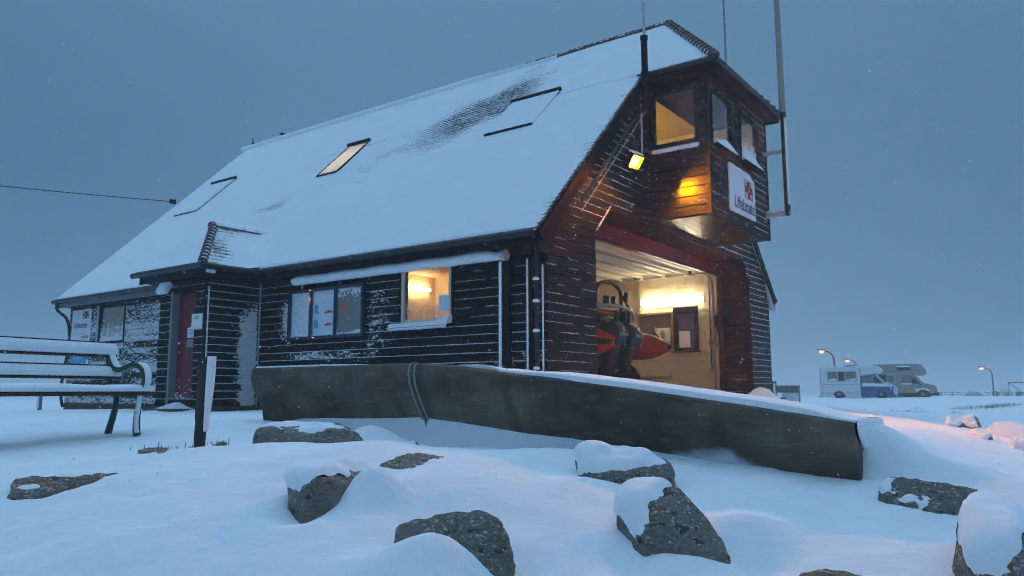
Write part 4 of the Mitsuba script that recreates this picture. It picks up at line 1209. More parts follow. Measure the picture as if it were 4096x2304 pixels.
k = add('fascia_snow', cbx(PX - PE + 0.06, PX - PE + 0.24, PY0 - PE - 0.012, PY0 - PE + 0.004, 2.30, 2.37, 0.005), 'm_snow_plain', BH)
add('downpipe', tube(spline([(-OV - 0.045, 13.30, 2.36), (-OV - 0.03, 13.30, 2.22), (-0.14, 13.31, 2.06), (-0.075, 13.31, 1.92), (-0.075, 13.31, 1.0), (-0.075, 13.31, 0.0)], 30), 0.034, 10), 'm_gutter', BH, smooth=50)
# the far gable and far side, so the house is closed
add('rear_wall', extr(gable, 0.10, frame((0, L_, 0), X_, Z_, NY)), 'm_board', BH)
add('far_side_wall', bx(W_ - 0.10, W_, 0.125, L_ - 0.102, 0, 2.45), 'm_board', BH)
add('gutter', tube([(W_ + OV + 0.045, y, 2.405) for y in np.linspace(-0.1, L_, 8)], 0.052, 10), 'm_gutter', BH, smooth=50)

# skylights
RL_ = thing('attic_lamp', 'warm lamp glowing behind the middle skylight', 'lamp')
for i2, (xa, xb, ya, yb) in enumerate(sk):
    s0, s1 = (xa + OV) / CU, (xb + OV) / CU
    P = lambda s, y, h: slope(s, y, h)
    M = frame(slope(0, 0, 0.0), (CU, 0, SU), (0, 1, 0), (-SU, 0, CU))
    key = group_part(BH, 'skylight')
    for nm, poly, h0, h1 in (('top_flashing', sbox(s1 - 0.03, ya - 0.03, s1 + 0.03, yb + 0.02), -0.02, 0.115), ('bottom_rail', sbox(s0 - 0.035, ya + 0.0, s0 + 0.0, yb - 0.05), 0.0, 0.080 if i2 == 0 else 0.072 if i2 == 1 else 0.03),
                             ('side_rail', sbox(s0 + 0.001, ya, s1 - 0.031, ya + 0.022), -0.02, 0.060 if i2 == 1 else 0.050), ('side_rail', sbox(s0 + 0.001, yb - 0.022, s1 - 0.031, yb), -0.02, 0.060 if i2 == 1 else 0.066 if i2 == 0 else 0.05)):
        Mh = M.copy()
        Mh[:3, 3] = slope(0, 0, h0)
        add(nm, extr(poly, h1 - h0, Mh), 'm_trim', key)
    Mh = M.copy()
    Mh[:3, 3] = slope(0, 0, 0.045)
    pane = sbox(s0, ya + 0.03, s1 - 0.03, yb - 0.03)
    if i2 == 1:
        add('pane', extr(pane, 0.006, Mh), 'm_frost', key)
    else:
        add('pane', extr(pane, 0.006, Mh), 'm_dark_window', key)
        Mh[:3, 3] = slope(0, 0, 0.052)
        add('snow_cover', extr(sbox(s0 + 0.006, ya - 0.01, s1 - 0.05, yb - 0.02), 0.026, Mh), 'm_snow', key)
c0 = slope((2.68 + OV) / CU, 7.07, -0.42)
sh = []
for q in ((-.5, -.34), (.5, -.34), (.5, .34), (-.5, .34)):
    sh.append(q)
poly = sbox((2.18 + OV) / CU, 6.72, (3.16 + OV) / CU, 7.42)
inn = sbox((2.24 + OV) / CU, 6.78, (3.10 + OV) / CU, 7.36)
add('skylight_shaft', extr(poly.difference(inn), 0.60, frame(slope(0, 0, -0.68), (CU, 0, SU), (0, 1, 0), (-SU, 0, CU))), 'm_cream_paint', BH)
add('skylight_shaft_back', extr(poly, 0.02, frame(slope(0, 0, -0.705), (CU, 0, SU), (0, 1, 0), (-SU, 0, CU))), 'm_cream_paint', BH)
add('bulb', trimesh.creation.icosphere(2, 0.09).apply_translation(slope((2.67 + OV) / CU, 7.07, -0.50)), 'm_lamp', RL_, emitter=light(27, 22, 15))
k = thing('roof_finial', 'small dark finial at the far end of the ridge', 'finial')
add('spike', tube([(MID, L_ - 0.1, ZR + 0.02), (MID, L_ - 0.1, ZR + 0.30)], 0.018, 6), 'm_trim', k)
add('crossbar', tube([(MID, L_ - 0.2, ZR + 0.14), (MID, L_ - 0.0, ZR + 0.14)], 0.014, 6), 'm_trim', k)
k = thing('ridge_vent', 'tiny dark vent stub on the ridge near its far end', 'vent')
add('stub', tube([(MID, 11.9, ZR + 0.02), (MID, 11.9, ZR + 0.15)], 0.05, 8), 'm_trim', k)
add('cap', cbx(MID - 0.07, MID + 0.07, 11.84, 11.96, ZR + 0.15, ZR + 0.18), 'm_trim', k)

# wire to the far gable
WI = thing('overhead_wire', 'thin dark wire running from the far gable off to the left', 'wire')
w0, w1 = np.array([2.39, 13.5, 5.36]), np.array([-12.0, 15.0, 4.6])
pts = [w0 + (w1 - w0) * t - np.array([0, 0, 0.35 * 4 * t * (1 - t) * 0.5]) for t in np.linspace(0, 1, 24)]
add('cable', tube(pts, 0.011, 5), 'm_black', WI)
add('anchor', cbx(2.36, 2.50, 13.42, 13.52, 5.30, 5.42, 0.01), 'm_trim', WI)

# --- aerials
A1 = thing('radio_aerial', 'slim whip aerial with a thick dark base, left of the lookout cabin roof', 'aerial')
add('base_tube', tube([(2.74, -0.22, 5.05), (2.74, -0.22, 6.25)], 0.055, 12), 'm_trim', A1, smooth=50)
add('whip', tube([(2.745, -0.22, 6.25), (2.745, -0.22, 10.5)], [0.026, 0.016], 8), 'm_pale_grey', A1, smooth=50)
add('collar', tube([(2.74, -0.22, 6.20), (2.74, -0.22, 6.26)], 0.066, 12), 'm_trim', A1)
add('collar', tube([(2.74, -0.22, 5.58), (2.74, -0.22, 5.64)], 0.066, 12), 'm_trim', A1)
add('bracket', cbx(2.70, 2.78, -0.2, -0.02, 5.10, 5.15), 'm_trim', A1)
add('bracket', cbx(2.70, 2.78, -0.2, -0.02, 5.35, 5.40), 'm_trim', A1)
add('cable', tube([(2.90, -0.045, 5.45), (2.92, -0.045, 5.0), (2.92, -0.045, 4.30)], 0.017, 6), 'm_pale_grey', A1)
A2 = thing('flag_mast', 'tall pale mast bracketed to the right front corner of the lookout cabin', 'mast')
mx, my = 6.06, -1.50
add('lower_tube', tube([(mx, my, 3.60), (mx, my, 5.62)], 0.055, 12), 'm_pole_dark', A2, smooth=50)
add('mast_tube', tube([(mx - 0.02, my, 5.62), (mx - 0.04, my, 7.5), (mx - 0.09, my, 10.5)], [0.062, 0.055, 0.045], 12), 'm_mast', A2, smooth=50)
mat('m_mast', (0.30, 0.29, 0.25), 0.5)
add('bracket', cbx(mx - 0.03, mx + 0.03, my - 0.02, TY - 0.02, 4.83, 4.90), 'm_pale_grey', A2)
add('bracket', cbx(mx - 0.04, mx + 0.04, my - 0.06, TY - 0.02, 3.60, 3.68), 'm_pale_grey', A2)
add('bracket_snow', cbx(mx - 0.035, mx + 0.035, my + 0.02, TY - 0.03, 3.68, 3.74, 0.02), 'm_snow_plain', A2)
add('snow_streak', tube([(mx - 0.030, my - 0.040, z) for z in np.linspace(3.8, 5.5, 9)], 0.024, 8), 'm_snow_plain', A2)
add('halyard', tube([(mx - 0.075, my + 0.02, z) for z in (3.7, 4.5, 5.6, 6.5, 10.0)], 0.006, 5), 'm_black', A2)
A3 = thing('radio_aerial', 'thin dark whip aerial behind the lookout cabin roof', 'aerial')
add('whip', tube([(10.02, 1.0, 6.0), (10.03, 1.0, 12.0)], 0.024, 8), 'm_grey', A3)
add('stay_post', tube([(10.02, 1.0, 0.0), (10.02, 1.0, 6.05)], 0.035, 8), 'm_grey', A3)

# ------------------------------------------------------------------ the rescue boat in the garage
BX, TY_ = 5.37, 1.22
RB = thing('rescue_boat', 'orange inflatable rescue boat with twin outboards, stern towards the open garage door', 'boat')
for sx in (-1, 1):
    x = BX + sx * 1.16
    prof = [(0.0, 0.06), (0.03, 0.10), (0.22, 0.19), (0.42, 0.265), (0.60, 0.29), (3.5, 0.29), (5.6, 0.29)]
    rings = []
    for dy, r in prof:
        a = np.arange(18) * 2 * np.pi / 18
        zc = 1.28 + 0.05 * (1 - min(dy / 0.95, 1)) * -1
        rings.append(np.stack([x + r * np.cos(a), np.full(18, TY_ + dy), zc + r * np.sin(a)], 1))
    k = add('tube', loft(rings), 'm_orange_boat', RB, smooth=45)
    add('end_cap', tube([(x, TY_ - 0.03, 1.23), (x, TY_ + 0.01, 1.23)], [0.055, 0.06], 12), 'm_rubber', k)
    # black rubbing band on the outer and inner side
    a0 = math.pi if sx < 0 else 0.0
    ring = []
    for dy, r in prof[1:6]:
        zc = 1.28 + 0.05 * (1 - min(dy / 0.95, 1)) * -1
        ring.append([(x + (r + 0.012) * math.cos(t), TY_ + dy, zc + (r + 0.012) * math.sin(t)) for t in a0 + np.linspace(-0.28, 0.28, 5)] + [(x + (r - 0.02) * math.cos(t), TY_ + dy, zc + (r - 0.02) * math.sin(t)) for t in a0 + np.linspace(0.28, -0.28, 5)])
    if sx < 0:
        add('rubbing_band', loft(ring), 'm_rubber', k)
    hd = spline([(x - 0.05, TY_ + 0.22, 1.42), (x - 0.05, TY_ + 0.24, 1.49), (x - 0.05, TY_ + 0.36, 1.53), (x - 0.05, TY_ + 0.44, 1.50)], 12)
    add('grab_handle', tube(hd, 0.014, 6), 'm_black', k)
    ln = spline([(x - 0.2, TY_ + 0.5, 1.20), (x - 0.24, TY_ + 0.9, 1.14), (x - 0.27, TY_ + 1.3, 1.22)], 12)
    add('lifeline', tube(ln, 0.010, 5), 'm_black', k)
hull = loft([[(BX - 0.95, y, 1.05 + b), (BX - 0.55, y, 0.72 + b), (BX, y, 0.55 + b), (BX + 0.55, y, 0.72 + b), (BX + 0.95, y, 1.05 + b), (BX + 0.9, y, 1.25 + b), (BX - 0.9, y, 1.25 + b)] for y, b in ((2.1, 0), (4.5, 0.0), (6.8, 0.15))])
add('hull', hull, 'm_grey', RB)
add('transom', cbx(BX - 0.9, BX + 0.9, 2.02, 2.10, 0.78, 1.40, 0.01), 'm_engine_leg', RB)
add('console', cbx(BX - 0.35, BX + 0.35, 3.0, 4.0, 1.25, 2.0, 0.05), 'm_orange_boat', RB)
rbx = BX + 0.22
bar = spline([(rbx - 0.55, 2.15, 1.35), (rbx - 0.53, 2.13, 2.05), (rbx - 0.46, 2.12, 2.46), (rbx - 0.30, 2.12, 2.53), (rbx + 0.35, 2.12, 2.53), (rbx + 0.50, 2.12, 2.44), (rbx + 0.55, 2.13, 2.1), (rbx + 0.58, 2.15, 1.35)], 40)
add('roll_bar', tube(bar, 0.040, 10), 'm_black', RB, smooth=50)
rail = spline([(rbx - 1.1, 2.0, 2.04), (rbx - 0.4, 1.98, 2.05), (rbx + 0.62, 1.97, 2.03), (rbx + 0.78, 1.97, 1.97), (rbx + 0.80, 1.98, 1.78)], 30)
add('gantry_rail', tube(rail, 0.042, 10), 'm_zinc', RB, smooth=50)
add('gantry_brace', tube([(rbx + 0.55, 2.1, 2.35), (rbx + 0.72, 2.0, 2.05)], 0.025, 8), 'm_black', RB)
for dx, z0, z1, w in ((-0.25, 2.06, 2.26, .08), (0.05, 2.08, 2.28, .06), (0.62, 2.2, 2.42, .05), (0.45, 1.72, 2.0, .09), (0.15, 1.70, 2.0, .05), (0.66, 1.68, 2.0, .06)):
    add('gantry_fitting', tube([(rbx + dx, 2.04, z0), (rbx + dx + .01, 2.04, z1)], w, 9), 'm_black', RB, smooth=50)
add('gantry_bag', cbx(rbx - 1.0, rbx + 0.1, 2.02, 2.30, 1.86, 1.99, 0.04), 'm_red_fascia', RB)
add('gantry_bar', cbx(rbx - 0.5, rbx + 0.62, 2.05, 2.16, 1.70, 1.82, 0.02), 'm_black', RB)
cone = trimesh.creation.cone(0.10, 0.3, sections=10)
cone.apply_translation((rbx + 0.1, 2.5, 2.1))
add('cone', cone, 'm_mast', RB, smooth=40)
for j, ex in enumerate((4.80, 5.49)):
    mo = group_part(RB, 'outboard_motor')
    ey = 1.66
    secs = [(1.19, .19, .22, 0.02), (1.30, .215, .27, 0.0), (1.45, .215, .275, 0.0), (1.58, .195, .25, 0.02), (1.66, .15, .18, 0.05), (1.70, .08, .10, 0.08)]
    rings = []
    for z, rx_, ry_, oy in secs:
        a = np.arange(24) * 2 * np.pi / 24
        ca, sa = np.cos(a), np.sin(a)
        rings.append(np.stack([ex + rx_ * np.sign(ca) * np.abs(ca) ** 0.55, ey + oy + ry_ * np.sign(sa) * np.abs(sa) ** 0.55, np.full(24, z)], 1))
    add('cowling', loft(rings), 'm_cowl', mo, smooth=50)
    add('trim_strip', tube(spline([(ex + 0.19, ey - 0.2, 1.18), (ex + 0.205, ey - 0.22, 1.42), (ex + 0.16, ey - 0.2, 1.60), (ex + 0.08, ey - 0.12, 1.68)], 14), 0.011, 6), 'm_steel', mo)
    add('lettering', lettering('YAMAHA', 0.070, (ex - 0.165, ey - 0.276, 1.385), (1, 0, 0), (0, 0, 1), (0, -1, 0), 0.0, True, 0.92), 'm_pale_grey', mo)
    lg = [(1.20, .15, .19, 0.0), (1.10, .14, .19, 0.0), (0.98, .085, .13, 0.03), (0.80, .06, .115, 0.05), (0.66, .05, .12, 0.04), (0.58, .05, .15, 0.02)]
    rings = []
    for z, rx_, ry_, oy in lg:
        a = np.arange(16) * 2 * np.pi / 16
        rings.append(np.stack([ex + rx_ * np.cos(a), ey + oy + ry_ * np.sin(a), np.full(16, z)], 1))
    add('leg', loft(rings), 'm_engine_leg', mo, smooth=50)
    add('anti_ventilation_plate', cbx(ex - 0.11, ex + 0.11, ey - 0.24, ey + 0.20, 0.625, 0.645, 0.006), 'm_engine_leg', mo)
    add('gearcase', tube([(ex, ey + 0.24, 0.50), (ex, ey + 0.16, 0.50), (ex, ey - 0.12, 0.50), (ex, ey - 0.24, 0.50)], [0.02, 0.07, 0.065, 0.04], 12), 'm_engine_leg', mo, smooth=60)
    add('skeg', cbx(ex - 0.01, ex + 0.01, ey - 0.06, ey + 0.10, 0.33, 0.50, 0.003), 'm_engine_leg', mo)
    bl = []
    for q in range(3):
        b = cbx(-0.05, 0.05, -0.006, 0.006, 0.03, 0.15, 0.004)
        b.apply_transform(trimesh.transformations.rotation_matrix(0.5, (0, 0, 1)))
        b.apply_transform(trimesh.transformations.rotation_matrix(q * 2.094, (0, 1, 0)))
        b.apply_translation((ex, ey - 0.27, 0.50))
        bl.append(b)
    add('propeller', cat(bl + [tube([(ex, ey - 0.23, 0.50), (ex, ey - 0.33, 0.50)], [0.04, 0.025], 10)]), 'm_black', mo)
    add('mount_bracket', cbx(ex - 0.13, ex + 0.13, ey + 0.15, 2.02, 0.85, 1.32, 0.02), 'm_engine_leg', mo)
TR = thing('launch_trailer', 'grey launching trailer with black wheels under the rescue boat', 'trailer')
for sx in (-0.75, 0.75):
    add('rail', cbx(BX + sx - 0.06, BX + sx + 0.06, 2.3, 6.6, 0.50, 0.62, 0.01), 'm_zinc', TR)
    w = trimesh.creation.torus(0.22, 0.10, 24, 12)
    w.apply_transform(trimesh.transformations.rotation_matrix(math.pi / 2, (0, 1, 0)))
    w.apply_translation((BX + sx * 1.5, 3.2, 0.41))
    k = add('wheel', w, 'm_rubber', TR, smooth=True)
    add('rim', tube([(BX + sx * 1.5 - 0.05, 3.2, 0.41), (BX + sx * 1.5 + 0.05, 3.2, 0.41)], 0.16, 16), 'm_zinc', k)
for wx, wy in ((4.22, 2.25), (5.16, 2.30), (6.45, 2.30)):
    w = trimesh.creation.torus(0.30, 0.13, 24, 12)
    w.apply_transform(trimesh.transformations.rotation_matrix(math.pi / 2, (0, 1, 0)))
    w.apply_translation((wx, wy, 0.52))
    k = add('wheel', w, 'm_rubber', TR, smooth=True)
    add('rim', tube([(wx - 0.06, wy, 0.52), (wx + 0.06, wy, 0.52)], 0.20, 16), 'm_engine_leg', k)
add('axle', tube([(BX - 1.1, 3.2, 0.41), (BX + 1.1, 3.2, 0.41)], 0.045, 10), 'm_zinc', TR)
add('crossbeam', cbx(BX - 0.8, BX + 0.8, 2.35, 2.45, 0.62, 0.80, 0.01), 'm_grey', TR)
k = thing('wooden_rail', 'grey wooden rail fixed low along the garage wall behind the motors', 'rail')
add('plank', cbx(8.33, 8.402, 2.02, 2.80, 0.60, 0.66, 0.004), 'm_grey', k)
k = thing('red_fuel_can', 'red can on the garage floor near the back wall', 'can')
add('body', cbx(6.9, 7.5, 2.6, 2.9, 0.09, 0.36, 0.03), 'm_red', k)
add('cap', tube([(7.4, 2.75, 0.36), (7.4, 2.75, 0.41)], 0.03, 8), 'm_black', k)

# ------------------------------------------------------------------ sea wall
SW = thing('sea_wall', 'low curved concrete sea wall that slopes down beside the snowy slipway', 'wall')
TOPY = np.array([-4.60, -4.53, -3.93, -3.03, -1.78, -1.15, -0.78, 1.63])
TOPZ = np.array([0.118, 0.125, 0.223, 0.344, 0.492, 0.565, 0.592, 0.593])


def topz(y):
    return np.interp(y, TOPY, TOPZ)


def wall_ring(y, seedn=0):
    t = float(topz(y))
    b = -0.55
    prof = [(-3.08, t - 0.004), (-3.365, t), (-3.398, t - 0.022), (-3.412, t - 0.10), (-3.395, t - 0.19), (-3.33, t - 0.33), (-3.235, t - 0.48), (-3.16, t - 0.62), (-3.13, min(t - 0.8, b)), (-3.08, min(t - 0.8, b))]
    return [(x, y, z) for x, z in prof]


for y0, y1 in ((-0.772, 1.63), (-4.55, -0.788)):
    ys = np.linspace(y0, y1, max(8, int((y1 - y0) / 0.12)))
    rings = []
    for y in ys:
        rings.append(wall_ring(y))
    rings = np.array(rings)
    if y0 < -4:
        e = rings[0].copy()
    nz = (meshkit.fbm(np.stack([rings[..., 0] * 0 + 1, rings[..., 1] * 3, rings[..., 2] * 4], -1), 3, 51) - 0.5) * 0.016
    rings[:, 2:8, 0] += nz[:, 2:8]
    rings[:, 1, 2] += nz[:, 1] * 0.6
    add('section', loft(rings), 'm_concrete', SW, smooth=28)
for y in (-0.80, -0.735):
    ring = []
    for yy_ in (y - 0.011, y + 0.011):
        R_ = np.array(wall_ring(yy_))[1:8]
        ring.append(R_)
    A_, B_ = np.array(ring[0]), np.array(ring[1])
    V = np.vstack([A_ - (0.012, 0, 0), B_ - (0.012, 0, 0), A_ + (0.01, 0, 0), B_ + (0.01, 0, 0)])
    n = len(A_)
    F = []
    for j in range(n - 1):
        F += [[j, j + 1, n + j + 1, n + j], [j, 2 * n + j, 2 * n + j + 1, j + 1], [n + j, n + j + 1, 3 * n + j + 1, 3 * n + j]]
    add('joint_strip', (V, np.array(F)), 'm_sealant', SW)
# the end face bulges like the face's profile; a snow lip clings to it
gs = []
for y in np.linspace(-4.58, -1.70, 90):
    t = float(topz(y))
    h = 0.018 + 0.030 * sstep(-1.8, -2.4, y) * sstep(-4.5, -4.2, y) + 0.004 * rng.random()
    w = -3.375 + 0.035 * (1 - sstep(-2.0, -2.6, y)) + 0.02 * sstep(-4.0, -4.45, y)
    gs.append([(w, y, t - 0.004), (w + 0.008, y, t + h * 0.7), (w + 0.05, y, t + h), (-3.10, y, t + h * 1.1), (-2.9, y, t + h * 0.9), (-2.9, y, t - 0.1)])
add('snow_cap', loft(gs), 'm_snow', SW, smooth=40)
gs = []
for y in np.linspace(-0.15, 1.60, 40):
    t = float(topz(y))
    h = 0.014 * sstep(-0.15, 0.5, y) + 0.003 * rng.random()
    gs.append([(-3.375, y, t - 0.004), (-3.37, y, t + h * 0.8), (-3.2, y, t + h), (-3.08, y, t + h * 0.6), (-3.08, y, t - 0.01)])
add('snow_cap', loft(gs), 'm_snow', SW, smooth=40)
lip = []
for z, xl, b in ((-0.42, -3.04, 0.2), (-0.30, -3.05, 0.3), (-0.20, -3.07, 0.4), (-0.13, -3.12, 0.5), (-0.07, -3.20, 0.6), (-0.02, -3.29, 0.6), (0.04, -3.36, 0.5), (0.09, -3.395, 0.4), (0.125, -3.39, 0.3), (0.145, -3.34, 0.1)):
    j_ = 0.012 * rng.normal()
    lip.append([(xl + j_, -4.553, z), (xl + 0.03 + j_, -4.565 - 0.02 * b, z), (-3.06, -4.60 - 0.05 * b, z), (-2.95, -4.62 - 0.05 * b, z), (-2.85, -4.58, z), (-2.85, -4.50, z)])
lip = loft(lip)
add('end_snow', lip, 'm_snow', SW, smooth=True)

# ------------------------------------------------------------------ rocks
ROCKS = {
    'slab': [(-4.64, -0.13, -0.05), (-4.6, -0.1, 0.04), (-4.23, 0.07, 0.06), (-3.9, -0.34, 0.05), (-4.07, -0.8, 0.02), (-4.14, -1.0, -0.07), (-4.29, -0.93, -0.08), (-4.51, -0.41, -0.07), (-4.47, -0.19, 0.04), (-4.17, -0.7, 0.04)],
    'patch1': [(-5.76, -0.37, -0.12), (-5.7, -0.28, -0.06), (-5.48, -0.29, -0.05), (-5.56, -0.48, -0.08), (-5.78, -0.58, -0.12)],
    'patch2': [(-6.82, -1.08, -0.23), (-6.7, -0.81, -0.13), (-6.39, -0.83, -0.13), (-6.08, -0.88, -0.16), (-6.38, -1.06, -0.17), (-6.71, -1.18, -0.22)],
    'block': [(-5.99, -2.31, -0.09), (-6.03, -2.34, -0.23), (-6.05, -2.42, -0.26), (-6.04, -2.52, -0.1), (-6.08, -2.55, -0.27), (-5.91, -2.56, -0.12), (-5.96, -2.59, -0.28), (-5.56, -2.48, -0.27), (-5.51, -2.19, -0.09), (-5.28, -2.2, -0.12), (-5.31, -2.45, -0.19), (-5.81, -2.12, -0.11)],
    'low': [(-5.11, -2.08, -0.12), (-4.91, -2.07, -0.08), (-4.72, -2.05, -0.07), (-4.55, -2.24, -0.11), (-4.83, -2.31, -0.12), (-5.06, -2.34, -0.16), (-5.13, -2.2, -0.14)],
    'dome': [(-6.0, -3.1, -0.29), (-5.86, -3.15, -0.25), (-5.75, -3.23, -0.23), (-5.68, -3.31, -0.22), (-5.66, -3.38, -0.22), (-5.67, -3.48, -0.25), (-5.69, -3.51, -0.31), (-5.72, -3.57, -0.41), (-5.76, -3.62, -0.51), (-6.04, -3.28, -0.5), (-5.8, -3.27, -0.28), (-5.71, -3.44, -0.28), (-5.73, -3.49, -0.33)],
    'lichen': [(-4.15, -2.97, -0.04), (-4.02, -2.99, -0.04), (-3.85, -3.31, -0.07), (-3.89, -3.46, -0.09), (-3.95, -3.57, -0.14), (-4.03, -3.58, -0.25), (-4.15, -3.42, -0.14), (-4.22, -3.46, -0.24), (-4.3, -3.36, -0.26), (-4.25, -3.23, -0.13), (-4.33, -3.17, -0.2), (-4.23, -3.03, -0.12)],
    'wedge': [(-4.94, -3.71, -0.18), (-4.83, -3.71, -0.16), (-4.68, -3.89, -0.17), (-4.77, -3.95, -0.15), (-4.85, -4.0, -0.19), (-5.08, -3.93, -0.21), (-5.2, -3.97, -0.4), (-4.82, -4.07, -0.31), (-4.86, -4.24, -0.43), (-4.96, -4.33, -0.46), (-4.99, -4.33, -0.48), (-5.08, -4.17, -0.43), (-5.08, -3.77, -0.25), (-5.04, -3.73, -0.29), (-5.1, -3.83, -0.36)],
    'right_slab': [(-3.63, -4.71, -0.27), (-3.61, -4.71, -0.23), (-3.52, -4.75, -0.19), (-3.54, -4.97, -0.2), (-3.53, -5.02, -0.2), (-3.41, -5.21, -0.22), (-3.43, -5.21, -0.26), (-3.66, -5.08, -0.3), (-3.73, -5.02, -0.33), (-3.72, -4.95, -0.33), (-3.67, -4.79, -0.29)],
    'corner': [(-4.77, -5.21, -0.46), (-4.76, -5.22, -0.36), (-4.61, -5.25, -0.23), (-4.21, -5.25, -0.19), (-4.2, -5.37, -0.18), (-4.29, -5.46, -0.2), (-4.39, -5.53, -0.22), (-4.91, -5.29, -0.3), (-5.01, -5.3, -0.42), (-4.94, -5.5, -0.25), (-5.04, -5.5, -0.39)],
    'edge': [(-5.28, -4.7, -0.41), (-5.2, -4.8, -0.41), (-5.17, -4.92, -0.4), (-5.2, -5.01, -0.41), (-5.38, -4.9, -0.41), (-5.37, -4.75, -0.43)],
    'far1': [(4.41, -4.07, -0.15), (4.62, -4.08, -0.08), (4.73, -4.15, -0.11), (4.84, -4.27, -0.17), (4.44, -4.27, -0.22), (4.22, -4.11, -0.2)],
    'far2': [(5.43, -4.15, -0.14), (5.64, -4.22, -0.08), (5.75, -4.34, -0.06), (5.55, -4.39, -0.14), (5.06, -4.47, -0.25), (5.05, -4.32, -0.22), (5.23, -4.19, -0.18)],
    'far3': [(3.48, -4.7, -0.22), (3.68, -4.76, -0.14), (3.79, -4.94, -0.12), (3.7, -5.13, -0.19), (3.3, -5.15, -0.28), (3.28, -4.76, -0.29)],
    'far4': [(1.76, -4.65, -0.17), (1.97, -4.69, -0.14), (1.98, -4.79, -0.14), (1.78, -4.88, -0.19), (1.58, -4.82, -0.22)],
    'far5': [(1.1, -5.08, -0.2), (1.3, -5.14, -0.16), (1.31, -5.28, -0.17), (1.01, -5.29, -0.23), (1.0, -5.11, -0.24)],
    'pebble': [(-3.88, -1.19, -0.09), (-3.83, -1.17, -0.06), (-3.8, -1.21, -0.07), (-3.82, -1.26, -0.1), (-3.92, -1.3, -0.11)],
    'patch3': [(-5.1, -0.3, -0.04), (-5.01, -0.24, -0.04), (-4.96, -0.27, -0.05), (-5.04, -0.34, -0.07)],
}
ROCK_LABEL = {
    'slab': 'long flat dark stone at the foot of the left end of the sea wall', 'patch1': 'small brown stone top showing through the snow, midway between bench and front boulders',
    'patch2': 'dark jagged ridge of a buried stone at the far left of the snow', 'block': 'square grey-brown boulder with a snow top and snow-plastered left side, left of centre',
    'low': 'low stone just breaking the snow below the joint in the sea wall', 'dome': 'big rounded boulder in front, its sloping face filled with snow',
    'lichen': 'snow-capped boulder with orange lichen, nearest the middle of the sea wall', 'wedge': 'pale wedge-shaped boulder with a long slope to the right and snow on its left side',
    'right_slab': 'dark snow-flecked slab under a snow bank, right of the sea wall end', 'corner': 'large dark boulder with deep snow on top at the right edge', 'edge': 'dark stone top just showing at the bottom edge of the view',
    'far1': 'leftmost snow-dusted stone beyond the slipway bank', 'far2': 'brown-topped stone, tallest of those beyond the slipway bank', 'far3': 'rounded snow-covered stone at the right edge beyond the slipway', 'far4': 'small pinkish snow-covered stone on the bank crest',
    'far5': 'snow-covered stone lowest down the bank crest at the right edge', 'pebble': 'fist-sized snow-capped stone at the foot of the wall joint', 'patch3': 'tiny stone tip in the snow below the wooden post'}
SNOWY = {'slab': (0.86, 1.0, 0.35), 'patch1': (1.10, 1.0, 0.3), 'patch2': (0.88, 1.0, 0.3), 'low': (1.02, 1.0, 0.3), 'dome': (1.12, 1.0, 0.35), 'edge': (1.0, 1.0, 0.3), 'right_slab': (0.84, 0.85, 0.75), 'corner': (0.80, 1.1, 0.50), 'wedge': (0.74, 1.0, 0.85), 'lichen': (0.66, 1.0, 0.6),
         'far1': (0.45, 1.0, 0.5), 'far2': (0.75, 1.0, 0.5), 'far3': (0.2, 1.0, 0.5), 'far4': (0.3, 1.0, 0.5), 'far5': (0.2, 1.0, 0.5)}
